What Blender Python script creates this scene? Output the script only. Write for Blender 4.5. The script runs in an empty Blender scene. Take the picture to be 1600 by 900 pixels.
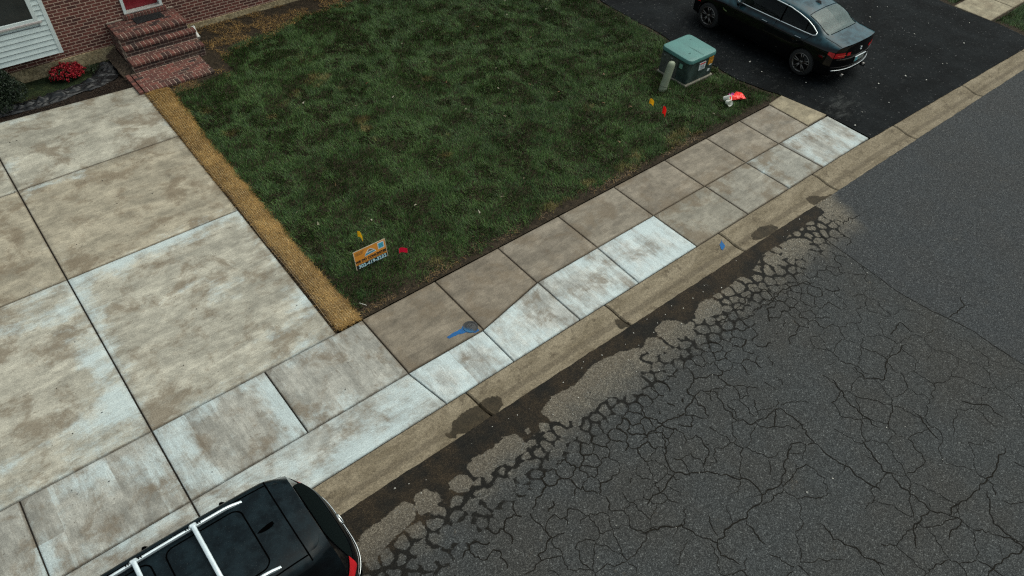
import bpy, math, random
import numpy as np
from mathutils import Vector, Matrix, geometry

# ------------------------------------------------------------------ camera, sky, sun, exposure
S = bpy.context.scene
COL = S.collection
R = math.radians
cam_d = bpy.data.cameras.new("camera")
cam = bpy.data.objects.new("camera", cam_d)
COL.objects.link(cam)
cam_d.sensor_fit = 'HORIZONTAL'
cam_d.sensor_width = 36.0
cam_d.lens = 1127.78 / 1600 * 36.0
cam_d.clip_start = 0.1
cam_d.clip_end = 2000
cam.rotation_mode = 'XYZ'
cam.rotation_euler = (0.7579, -0.0473, -0.6892)
cam.location = (-3.5701, -5.377, 9.5639)
S.camera = cam

SUN_ELEV, SUN_AZ = 60.0, 100.0         # azimuth from +Y towards +X: a veiled sun beyond the blacktop driveway
world = bpy.data.worlds.new("World")
S.world = world
world.use_nodes = True
wt = world.node_tree
sky = wt.nodes.new("ShaderNodeTexSky")
sky.sky_type = 'NISHITA'
sky.sun_disc = False
sky.sun_elevation = R(SUN_ELEV)
sky.sun_rotation = R(SUN_AZ)
sky.air_density = 1.0
sky.dust_density = 4.0
sky.ozone_density = 1.0
bgn = wt.nodes["Background"]
_hs = wt.nodes.new("ShaderNodeHueSaturation")      # thin cloud: the sky's blue is washed out
_hs.inputs["Saturation"].default_value = 0.42
wt.links.new(sky.outputs[0], _hs.inputs["Color"])
_mx = wt.nodes.new("ShaderNodeMix"); _mx.data_type = 'RGBA'; _mx.blend_type = 'MULTIPLY'; _mx.inputs[0].default_value = 1.0
_mx.inputs[7].default_value = (0.955, 1.03, 0.965, 1)
wt.links.new(_hs.outputs[0], _mx.inputs[6])
wt.links.new(_mx.outputs[2], bgn.inputs[0])
bgn.inputs[1].default_value = 0.145
sun_d = bpy.data.lights.new("sun", 'SUN')
sun_d.energy = 1.0
sun_d.angle = R(60)
sun_d.color = (1.0, 0.95, 0.87)
sun = bpy.data.objects.new("sun", sun_d)
COL.objects.link(sun)
_d = Vector((math.sin(R(SUN_AZ)) * math.cos(R(SUN_ELEV)), math.cos(R(SUN_AZ)) * math.cos(R(SUN_ELEV)), math.sin(R(SUN_ELEV))))
sun.rotation_euler = _d.to_track_quat('Z', 'Y').to_euler()
S.view_settings.view_transform = 'Standard'
S.view_settings.look = 'None'
S.view_settings.exposure = 0.17
S.view_settings.gamma = 1.0
S.view_settings.use_curve_mapping = False
S.render.engine = 'CYCLES'
S.cycles.use_denoising = False
S.cycles.denoiser = 'OPENIMAGEDENOISE'
S.cycles.denoising_input_passes = 'RGB_ALBEDO_NORMAL'
S.cycles.denoising_prefilter = 'NONE'
S.cycles.pixel_filter_type = 'BLACKMAN_HARRIS'
S.cycles.filter_width = 1.25
S.cycles.max_bounces = 6
S.cycles.sample_clamp_indirect = 4.0

rng = np.random.default_rng(7)
random.seed(7)

# ------------------------------------------------------------------ node helper
class Mat:
    def __init__(self, name):
        self.m = bpy.data.materials.new(name)
        self.m.use_nodes = True
        self.t = self.m.node_tree
        self.b = self.t.nodes["Principled BSDF"]
        self.out = self.t.nodes["Material Output"]
    def put(self, sock, v):
        if isinstance(v, bpy.types.NodeSocket):
            self.t.links.new(v, sock)
        elif isinstance(v, (tuple, list)):
            if sock.type == 'RGBA' and len(v) == 3: v = (*v, 1.0)
            sock.default_value = v
        else:
            sock.default_value = v
    def n(self, typ, out=0, props=None, **ins):
        nd = self.t.nodes.new("ShaderNode" + typ)
        for k, v in (props or {}).items(): setattr(nd, k, v)
        for k, v in ins.items():
            key = int(k[1:]) if k[0] == 'i' and k[1:].isdigit() else k.replace('_', ' ')
            self.put(nd.inputs[key], v)
        return nd.outputs[out]
    def math(self, op, a, b=0.0, clamp=False):
        nd = self.t.nodes.new("ShaderNodeMath"); nd.operation = op; nd.use_clamp = clamp
        self.put(nd.inputs[0], a); self.put(nd.inputs[1], b)
        return nd.outputs[0]
    def step(self, v, lo, hi, a=0.0, b=1.0):
        nd = self.t.nodes.new("ShaderNodeMapRange"); nd.interpolation_type = 'SMOOTHSTEP'
        self.put(nd.inputs[0], v)
        for i, x in enumerate((lo, hi, a, b)): self.put(nd.inputs[i + 1], x)
        return nd.outputs[0]
    def mix(self, f, a, b, mode='MIX'):
        nd = self.t.nodes.new("ShaderNodeMix"); nd.data_type = 'RGBA'; nd.blend_type = mode
        self.put(nd.inputs[0], f); self.put(nd.inputs[6], a); self.put(nd.inputs[7], b)
        return nd.outputs[2]
    def pos(self): return self.n("TexCoord", out=3)
    def mapv(self, v, scale=(1, 1, 1), loc=(0, 0, 0)):
        return self.n("Mapping", i0=v, i1=loc, i3=scale)
    def noise(self, v, scale, detail=4.0, rough=0.55, dist=0.0):
        return self.n("TexNoise", Vector=v, Scale=scale, Detail=detail, Roughness=rough, Distortion=dist)
    def vor(self, v, scale, out=0, rnd=1.0, feature='F1'):
        return self.n("TexVoronoi", out=out, props={'feature': feature}, Vector=v, Scale=scale, Randomness=rnd)
    def attr(self, name, out=2): return self.n("Attribute", out=out, props={'attribute_name': name})
    def bump(self, h, strength=0.3, dist=0.01):
        o = self.n("Bump", Strength=strength, Distance=dist, Height=h)
        self.put(self.b.inputs["Normal"], o)
    def set(self, **k):
        for a, v in k.items(): self.put(self.b.inputs[a.replace('_', ' ')], v)
        return self.m

def plain(name, col, rough=0.5, metal=0.0, var=0.12, scale=8.0, coat=0.0, bump=0.0):
    """a simple procedural material: base colour with a little noise in tone and gloss"""
    M = Mat(name)
    p = M.pos()
    nz = M.noise(p, scale, 5.0, 0.6)
    f = M.step(nz, 0.3, 0.7, 1 - var, 1 + var)
    c = M.mix(1.0, col, M.n("CombineColor", Red=f, Green=f, Blue=f), 'MULTIPLY')
    M.set(Base_Color=c, Roughness=M.step(nz, 0.3, 0.7, max(0.02, rough - .06), min(1, rough + .08)), Metallic=metal, Coat_Weight=coat)
    if bump: M.bump(M.noise(p, scale * 6, 3.0), bump, 0.004)
    return M.m

# ------------------------------------------------------------------ numpy value noise
def _h(ix, iy, seed):
    ix = ix.astype(np.int64); iy = iy.astype(np.int64)
    h = (ix * 374761393 + iy * 668265263 + seed * 974634777) & 0xffffffff
    h = ((h ^ (h >> 13)) * 1274126177) & 0xffffffff
    return ((h ^ (h >> 16)) & 0xffffff) / float(0xffffff)
def vn(x, y, seed=0):
    x = np.asarray(x, float); y = np.asarray(y, float)
    ix = np.floor(x); iy = np.floor(y); fx = x - ix; fy = y - iy
    fx = fx * fx * (3 - 2 * fx); fy = fy * fy * (3 - 2 * fy)
    a = _h(ix, iy, seed); b = _h(ix + 1, iy, seed); c = _h(ix, iy + 1, seed); d = _h(ix + 1, iy + 1, seed)
    return (a * (1 - fx) + b * fx) * (1 - fy) + (c * (1 - fx) + d * fx) * fy
def fbm(x, y, sc=1.0, oct=4, seed=0):
    t = 0; amp = 0.5; nrm = 0
    for o in range(oct):
        t = t + amp * vn(np.asarray(x) * sc, np.asarray(y) * sc, seed + o * 17); nrm += amp
        sc *= 2.03; amp *= 0.55
    return t / nrm
def sstep(v, a, b):
    t = np.clip((np.asarray(v, float) - a) / (b - a), 0, 1)
    return t * t * (3 - 2 * t)

def poly_sdf(x, y, poly):
    """signed distance (negative inside) from points to a closed polygon"""
    x = np.asarray(x, float); y = np.asarray(y, float)
    d = np.full(x.shape, 1e9); inside = np.zeros(x.shape, bool)
    n = len(poly)
    for i in range(n):
        ax, ay = poly[i]; bx, by = poly[(i + 1) % n]
        ex, ey = bx - ax, by - ay
        t = np.clip(((x - ax) * ex + (y - ay) * ey) / (ex * ex + ey * ey + 1e-12), 0, 1)
        d = np.minimum(d, np.hypot(x - ax - t * ex, y - ay - t * ey))
        c = ((ay > y) != (by > y))
        with np.errstate(divide='ignore', invalid='ignore'):
            xi = ax + (y - ay) * ex / (ey if ey else 1e-12)
        inside ^= c & (x < xi)
    return np.where(inside, -d, d)

# ------------------------------------------------------------------ mesh builders
def link(o, parent=None):
    COL.objects.link(o)
    if parent is not None: o.parent = parent
    return o

def tag(o, label=None, cat=None, group=None, kind=None):
    if label: o['label'] = label
    if cat: o['category'] = cat
    if group: o['group'] = group
    if kind: o['kind'] = kind
    return o

def empty(name, loc=(0, 0, 0), rz=0.0, label=None, cat=None, group=None):
    o = bpy.data.objects.new(name, None)
    o.location = loc; o.rotation_euler = (0, 0, rz)
    o.empty_display_size = 0.2
    link(o)
    return tag(o, label, cat, group)

def raw_mesh(name, V, loops, starts, mat, parent=None, smooth=False, attrs=None):
    me = bpy.data.meshes.new(name)
    V = np.asarray(V, np.float32)
    me.vertices.add(len(V)); me.vertices.foreach_set("co", V.ravel())
    loops = np.asarray(loops, np.int32); starts = np.asarray(starts, np.int32)
    me.loops.add(len(loops)); me.loops.foreach_set("vertex_index", loops)
    me.polygons.add(len(starts)); me.polygons.foreach_set("loop_start", starts)
    me.update(calc_edges=True)
    me.validate()
    if smooth: me.polygons.foreach_set("use_smooth", np.ones(len(me.polygons), bool))
    for k, a in (attrs or {}).items():
        a = np.asarray(a, np.float32)
        if a.ndim == 1:
            me.attributes.new(k, 'FLOAT', 'POINT').data.foreach_set("value", a)
        else:
            if a.shape[1] == 3: a = np.concatenate([a, np.ones((len(a), 1), np.float32)], 1)
            me.attributes.new(k, 'FLOAT_COLOR', 'POINT').data.foreach_set("color", a.ravel())
    if mat is not None: me.materials.append(mat)
    o = bpy.data.objects.new(name, me)
    return link(o, parent)

class MB:
    """collects faces (any n) and builds them as one mesh object"""
    def __init__(self): self.v = []; self.f = []; self.a = {}
    def add(self, vs, fs, **attrs):
        b = len(self.v)
        self.v.extend([tuple(map(float, p)) for p in vs]); self.f.extend([tuple(b + i for i in f) for f in fs])
        for k, val in attrs.items(): self.a.setdefault(k, {}).update({b + i: val for i in range(len(vs))})
        return b
    def box(self, c, s, rz=0.0, bev=0.0, rot=None, **attrs):
        hx, hy, hz = s[0] / 2, s[1] / 2, s[2] / 2
        M_ = rot if rot is not None else Matrix.Rotation(rz, 3, 'Z')
        if bev <= 0:
            P = [(sx * hx, sy * hy, sz * hz) for sz in (-1, 1) for sx, sy in ((-1, -1), (1, -1), (1, 1), (-1, 1))]
            F = [(3, 2, 1, 0), (4, 5, 6, 7), (0, 1, 5, 4), (1, 2, 6, 5), (2, 3, 7, 6), (3, 0, 4, 7)]
        else:
            b = min(bev, hx * .98, hy * .98, hz * .98)
            P = []; idx = {}
            for sx in (-1, 1):
                for sy in (-1, 1):
                    for sz in (-1, 1):
                        for ax in range(3):
                            q = [sx * (hx - b), sy * (hy - b), sz * (hz - b)]
                            q[ax] = (sx * hx, sy * hy, sz * hz)[ax]
                            idx[(sx, sy, sz, ax)] = len(P); P.append(tuple(q))
            F = []
            for sg in (-1, 1):
                F.append([idx[(sg, a, b2, 0)] for a, b2 in ((-1, -1), (1, -1), (1, 1), (-1, 1))][::sg])
                F.append([idx[(a, sg, b2, 1)] for a, b2 in ((-1, -1), (1, -1), (1, 1), (-1, 1))][::-sg])
                F.append([idx[(a, b2, sg, 2)] for a, b2 in ((-1, -1), (1, -1), (1, 1), (-1, 1))][::sg])
            for s1 in (-1, 1):
                for s2 in (-1, 1):
                    F.append([idx[(-1, s1, s2, 1)], idx[(1, s1, s2, 1)], idx[(1, s1, s2, 2)], idx[(-1, s1, s2, 2)]][::(-s1 * s2)])
                    F.append([idx[(s1, -1, s2, 0)], idx[(s1, 1, s2, 0)], idx[(s1, 1, s2, 2)], idx[(s1, -1, s2, 2)]][::(s1 * s2)])
                    F.append([idx[(s1, s2, -1, 0)], idx[(s1, s2, 1, 0)], idx[(s1, s2, 1, 1)], idx[(s1, s2, -1, 1)]][::(-s1 * s2)])
                    for s3 in (-1, 1):
                        F.append([idx[(s1, s2, s3, 0)], idx[(s1, s2, s3, 1)], idx[(s1, s2, s3, 2)]][::(s1 * s2 * s3)])
        vs = [Vector(c) + M_ @ Vector(p) for p in P]
        return self.add(vs, F, **attrs)
    def tube(self, pts, r, n=8, closed=False, caps=True, **attrs):
        pts = [Vector(p) for p in pts]; m = len(pts)
        rs = r if isinstance(r, (list, tuple)) else [r] * m
        V = []; up = Vector((0, 0, 1))
        for i, p in enumerate(pts):
            if closed: d = pts[(i + 1) % m] - pts[i - 1]
            else: d = pts[min(i + 1, m - 1)] - pts[max(i - 1, 0)]
            d.normalize()
            a = d.cross(up)
            if a.length < 1e-3: a = d.cross(Vector((1, 0, 0)))
            a.normalize(); b = a.cross(d)
            for k in range(n):
                t = 2 * math.pi * k / n
                V.append(p + (a * math.cos(t) + b * math.sin(t)) * rs[i])
        F = []
        for i in range(m if closed else m - 1):
            j = (i + 1) % m
            for k in range(n):
                k2 = (k + 1) % n
                F.append((i * n + k, i * n + k2, j * n + k2, j * n + k))
        if caps and not closed:
            F.append(tuple(range(n))[::-1]); F.append(tuple((m - 1) * n + k for k in range(n)))
        return self.add(V, F, **attrs)
    def lathe(self, prof, n=32, c=(0, 0, 0), axis='Z', caps=True, **attrs):
        V = []; F = []
        for r_, z in prof:
            for k in range(n):
                t = 2 * math.pi * k / n
                x, y = r_ * math.cos(t), r_ * math.sin(t)
                p = (x, y, z) if axis == 'Z' else ((x, z, y) if axis == 'Y' else (z, x, y))
                V.append((p[0] + c[0], p[1] + c[1], p[2] + c[2]))
        for i in range(len(prof) - 1):
            for k in range(n):
                k2 = (k + 1) % n
                q = (i * n + k, i * n + k2, (i + 1) * n + k2, (i + 1) * n + k)
                F.append(q if axis != 'Y' else q[::-1])
        if caps:
            F.append(tuple(range(n))[::-1]); F.append(tuple((len(prof) - 1) * n + k for k in range(n)))
        return self.add(V, F, **attrs)
    def prism(self, poly, z0, z1, **attrs):
        n = len(poly)
        V = [(x, y, z0) for x, y in poly] + [(x, y, z1) for x, y in poly]
        F = [tuple(range(n))[::-1], tuple(range(n, 2 * n))] + [(i, (i + 1) % n, n + (i + 1) % n, n + i) for i in range(n)]
        return self.add(V, F, **attrs)
    def grid(self, P, **attrs):
        """P: (nu, nv, 3) array"""
        P = np.asarray(P); nu, nv = P.shape[:2]
        F = [(i * nv + j, (i + 1) * nv + j, (i + 1) * nv + j + 1, i * nv + j + 1) for i in range(nu - 1) for j in range(nv - 1)]
        return self.add(P.reshape(-1, 3), F, **attrs)
    def build(self, name, mat, parent=None, smooth=False, angle=None):
        me = bpy.data.meshes.new(name)
        me.from_pydata(self.v, [], self.f)
        me.update()
        for k, d in self.a.items():
            at = me.attributes.new(k, 'FLOAT', 'POINT')
            at.data.foreach_set("value", np.array([d.get(i, 0.0) for i in range(len(self.v))], np.float32))
        if smooth or angle: me.polygons.foreach_set("use_smooth", np.ones(len(me.polygons), bool))
        if angle: me.set_sharp_from_angle(angle=R(angle))
        if mat is not None: me.materials.append(mat)
        return link(bpy.data.objects.new(name, me), parent)
# traced outlines in metres on the ground
ISLANDS=[[(7.62,-0.98),(7.91,-0.92),(8.17,-1.05),(8.26,-1.23),(8.03,-1.38),(7.71,-1.4),(7.46,-1.31),(7.43,-1.15)],[(7.05,-0.95),(7.25,-0.93),(7.41,-1.05),(7.38,-1.2),(7.2,-1.29),(7.01,-1.22),(6.97,-1.07)],[(4.81,-1.09),(5.15,-0.97),(5.3,-0.99),(5.4,-1.24),(5.38,-1.37),(5.11,-1.36),(4.89,-1.31),(4.76,-1.28)],[(3.98,-0.9),(4.25,-0.86),(4.46,-0.98),(4.52,-1.21),(4.53,-1.36),(4.29,-1.36),(4.11,-1.29),(3.92,-1.22),(3.91,-1.03)],[(3.57,-1.02),(3.75,-0.96),(3.88,-1.08),(3.88,-1.29),(3.68,-1.38),(3.48,-1.33),(3.48,-1.13)],[(3.76,-1.37),(3.98,-1.4),(3.98,-1.54),(3.81,-1.61),(3.67,-1.54)],[(4.08,-1.37),(4.26,-1.44),(4.17,-1.58),(3.99,-1.51)],[(4.4,-1.44),(4.58,-1.51),(4.5,-1.66),(4.27,-1.66)],[(1.24,-0.98),(1.55,-0.86),(2.06,-0.92),(2.54,-0.8),(3.09,-0.87),(3.47,-1.03),(2.8,-1.74),(2.51,-1.59),(2.28,-1.45),(1.96,-1.48),(1.67,-1.49),(1.43,-1.37),(1.23,-1.22)],[(-0.29,-1.03),(-0.1,-0.97),(0.23,-1.02),(0.47,-0.96),(0.66,-1.04),(0.71,-1.25),(0.62,-1.39),(0.32,-1.37),(0.1,-1.34),(-0.16,-1.36),(-0.29,-1.23)],[(-0.65,-1.08),(-0.46,-1.06),(-0.34,-1.13),(-0.34,-1.29),(-0.47,-1.38),(-0.64,-1.31),(-0.69,-1.17)],[(-1.15,-0.94),(-0.96,-0.95),(-0.85,-1.12),(-0.88,-1.25),(-1.09,-1.3),(-1.25,-1.26),(-1.24,-1.12)],[(-2.18,-1.04),(-1.98,-0.96),(-1.67,-0.96),(-1.31,-0.91),(-1.22,-1.08),(-1.32,-1.24),(-1.57,-1.29),(-1.92,-1.35),(-2.12,-1.42),(-2.25,-1.32)],[(-1.27,-1.4),(-1.08,-1.4),(-1.02,-1.51),(-1.12,-1.58),(-1.27,-1.55)],[(-1.33,-1.65),(-1.04,-1.61),(-0.81,-1.68),(-0.71,-1.84),(-0.8,-2.01),(-0.98,-1.98),(-1.19,-1.82),(-1.32,-1.77)],[(-1.7,-1.76),(-1.47,-1.54),(-1.33,-1.53),(-1.48,-1.7),(-1.28,-1.8),(-1.37,-1.96),(-1.64,-1.86)],[(-0.74,-1.51),(-0.54,-1.48),(-0.41,-1.53),(-0.53,-1.68),(-0.71,-1.69)],[(1.09,-1.11),(1.21,-1.2),(1.15,-1.34),(1.02,-1.31),(1.01,-1.2)],[(0.82,-1.08),(0.89,-1.08),(0.87,-1.16),(0.79,-1.17)],[(1.14,-1.51),(1.35,-1.46),(1.55,-1.54),(1.49,-1.68),(1.27,-1.69),(1.14,-1.66),(1.12,-1.57)],[(0.83,-1.63),(1.08,-1.54),(1.12,-1.68),(0.95,-1.79),(0.75,-1.84),(0.73,-1.72)],[(0.19,-1.53),(0.49,-1.47),(0.57,-1.56),(0.45,-1.67),(0.2,-1.67)],[(0.49,-1.84),(0.67,-1.85),(0.71,-1.94),(0.62,-2.01),(0.48,-1.93)],[(-0.37,-1.49),(0.08,-1.52),(0.16,-1.64),(-0.04,-1.81),(-0.32,-1.78),(-0.43,-1.63)]]
WET=[(-2.41,-1.41),(-2.22,-1.51),(-1.76,-1.81),(-1.34,-2.03),(-0.91,-2.04),(-0.69,-1.89),(-0.4,-1.96),(-0.09,-2.02),(0.39,-1.95),(0.71,-1.81),(1.12,-1.71),(1.55,-1.69),(2.04,-1.69),(2.52,-1.64),(2.74,-1.73),(3.14,-1.37),(3.49,-1.44),(3.77,-1.58),(4.35,-1.48),(4.94,-1.41),(5.5,-1.5),(5.48,-1.05),(5.88,-0.88),(6.55,-0.8),(6.84,-1.05),(7.07,-1.36),(7.62,-1.43),(8.31,-1.31),(8.78,-1.29),(8.77,-0.99),(8.98,-0.91),(9.47,-1.07),(9.94,-0.96),(10.36,-0.75),(11.26,-0.75),(12.24,-0.83)]
CRACKS=[[(2.1,-2.33),(2.47,-2.33),(2.68,-2.34),(2.98,-2.42),(3.43,-2.3),(3.61,-2.28)],[(2.55,-2.39),(2.17,-2.81),(2.12,-3.04),(2.47,-3.31),(2.62,-3.5)],[(2.12,-3.04),(1.85,-3.1),(1.58,-3.08),(1.4,-3.13)],[(2.47,-3.31),(2.72,-3.17),(2.88,-2.93)],[(1.01,-3.37),(1.29,-3.48),(1.58,-3.64),(1.6,-3.87),(1.76,-4.14),(2.16,-4.1),(2.37,-4.17),(2.86,-4.08),(3.26,-4.14),(3.75,-3.9),(3.93,-3.83),(4.11,-4.0)],[(1.76,-4.14),(1.65,-4.29),(1.75,-4.54)],[(2.35,-4.19),(2.26,-4.48),(2.27,-4.58)],[(4.11,-4.0),(4.24,-4.06),(4.37,-3.64),(4.36,-3.34),(4.3,-3.29),(3.98,-3.49)],[(4.24,-4.06),(4.22,-4.34),(4.27,-4.59),(4.27,-4.92),(4.32,-5.16)],[(5.55,-3.52),(5.38,-3.88),(5.32,-4.15),(5.3,-4.52)],[(4.88,-4.49),(4.72,-4.87),(4.66,-5.23),(4.65,-5.55),(4.61,-5.78),(4.76,-5.99)],[(4.76,-5.99),(5.05,-6.0),(5.45,-6.05),(6.01,-6.08),(6.59,-6.0)],[(4.61,-5.78),(4.14,-5.78),(3.91,-5.96)],[(4.76,-5.99),(4.84,-6.15),(4.41,-6.18)],[(5.6,-6.17),(5.17,-6.47),(5.17,-6.71),(5.16,-6.95),(5.16,-7.13)],[(5.16,-6.95),(4.76,-6.81),(4.51,-6.79),(4.31,-6.79)],[(3.15,-4.88),(3.09,-5.14),(3.19,-5.33),(3.24,-5.61),(3.34,-5.8)],[(6.08,-3.59),(5.99,-3.86),(6.26,-4.07),(6.68,-3.88),(7.29,-3.89)],[(8.49,-4.05),(9.05,-4.08),(9.24,-3.92)],[(6.05,-4.71),(5.88,-5.19),(5.87,-5.26)],[(6.88,-5.12),(7.16,-5.42),(7.13,-5.7)],[(2.58,-1.88),(2.47,-2.26),(2.47,-2.33)],[(7.66,-3.81),(7.69,-3.54),(7.26,-3.6)],[(4.3,-3.29),(3.74,-3.23),(3.59,-2.97),(3.77,-2.49),(3.61,-2.28)],[(2.62,-3.5),(2.88,-3.77),(2.86,-4.08)],[(9.21,-1.13),(9.36,-1.33),(9.59,-1.36),(9.82,-1.4)],[(9.36,-1.33),(9.23,-1.38)],[(8.93,-1.49),(8.98,-1.72),(8.75,-1.78)],[(5.5,-1.5),(5.7,-1.46),(6.18,-1.43),(6.39,-1.51),(6.24,-1.79),(5.77,-1.75)],[(4.94,-1.41),(5.18,-1.53),(5.5,-1.5)],[(6.24,-1.79),(6.66,-1.71),(7.04,-1.83),(7.33,-1.97)]]
SEAM=[(8.57,-1.22),(8.5,-1.99),(8.45,-2.47),(8.37,-3.08),(8.42,-3.71),(8.49,-4.05),(8.57,-4.5),(8.52,-4.88),(8.52,-5.46),(8.5,-5.5),(8.55,-9.5)]
KSTAIN=[[(-0.19,-0.38),(-0.08,-0.4),(0.01,-0.29),(0.13,-0.27),(0.25,-0.26),(0.39,-0.25),(0.51,-0.28),(0.63,-0.25),(0.78,-0.28),(0.88,-0.32),(0.9,-0.41),(0.85,-0.5),(0.74,-0.54),(0.69,-0.6),(0.48,-0.6),(0.37,-0.58),(0.13,-0.58),(0.05,-0.56),(-0.01,-0.49),(-0.12,-0.52),(-0.19,-0.49)],[(7.43,-0.39),(7.76,-0.35),(8.05,-0.45),(8.09,-0.58),(7.81,-0.63),(7.46,-0.58),(7.35,-0.49)],[(9.35,-0.38),(9.55,-0.4),(9.76,-0.58),(9.97,-0.63),(9.76,-0.63),(9.32,-0.62),(9.3,-0.5)],[(3.55,-0.3),(3.68,-0.39),(3.74,-0.51),(3.69,-0.6),(3.5,-0.53)]]
BLOOM=[(-2.19,6.22,1.55,0.22,0.16),(-3.58,5.45,0.25,0.70,0.12),(-1.60,4.34,0.55,0.35,0.10),(-2.05,3.84,0.30,0.25,0.07),(-1.33,2.93,0.90,0.20,0.10),(-0.64,3.33,0.50,0.40,0.06),(-4.40,5.62,1.00,0.22,0.12),(-4.00,4.29,0.25,0.90,0.11),(-4.02,3.06,0.40,0.50,0.09),(-4.79,2.95,1.20,0.30,0.07),(-5.00,4.11,0.60,0.30,-0.06),(-4.56,4.71,0.80,0.40,-0.08),(-4.46,2.29,0.80,0.12,-0.10),(-4.05,1.65,0.35,0.50,0.13),(-3.56,1.86,0.20,0.50,0.10),(-4.73,1.99,0.35,0.50,0.09),(-4.52,1.34,0.50,0.30,-0.04),(-5.42,1.36,0.40,0.30,0.04),(-3.26,1.77,0.14,0.60,0.10),(-2.90,1.91,0.16,0.60,0.02),(-2.50,1.89,0.22,0.60,-0.08),(-1.93,1.75,0.18,0.50,0.14),(-1.93,1.23,0.30,0.20,0.08),(-1.13,1.77,0.30,0.40,-0.05),(-0.37,1.85,0.40,0.40,0.02),(-0.17,1.37,0.40,0.50,-0.04),(-1.33,0.27,0.80,0.30,0.10),(-0.27,0.47,0.50,0.25,0.12),(-2.54,0.54,0.60,0.35,0.04),(-4.58,0.70,0.70,0.20,-0.04),(-2.82,9.17,1.20,0.25,0.06),(-3.18,9.18,0.50,0.15,0.08),(-1.72,10.61,1.30,0.40,-0.03),(-1.95,8.03,1.20,0.50,-0.06),(-1.04,7.36,0.50,0.40,0.00),(-3.05,7.64,0.90,0.40,-0.09),(-3.99,8.33,0.60,0.50,-0.06),(-4.28,6.84,0.60,0.40,-0.04),(0.28,0.37,0.50,0.25,-0.04),(0.83,0.60,0.25,0.50,0.06),(1.86,0.51,0.30,0.50,0.03),(2.60,0.51,0.35,0.40,-0.08),(3.79,0.60,0.30,0.50,-0.02),(4.53,0.67,0.30,0.30,-0.05),(5.29,0.55,0.50,0.50,0.06),(5.81,0.86,0.30,0.30,0.04),(11.57,0.65,0.60,0.30,0.06),(9.68,0.64,0.40,0.30,0.05)]
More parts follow.
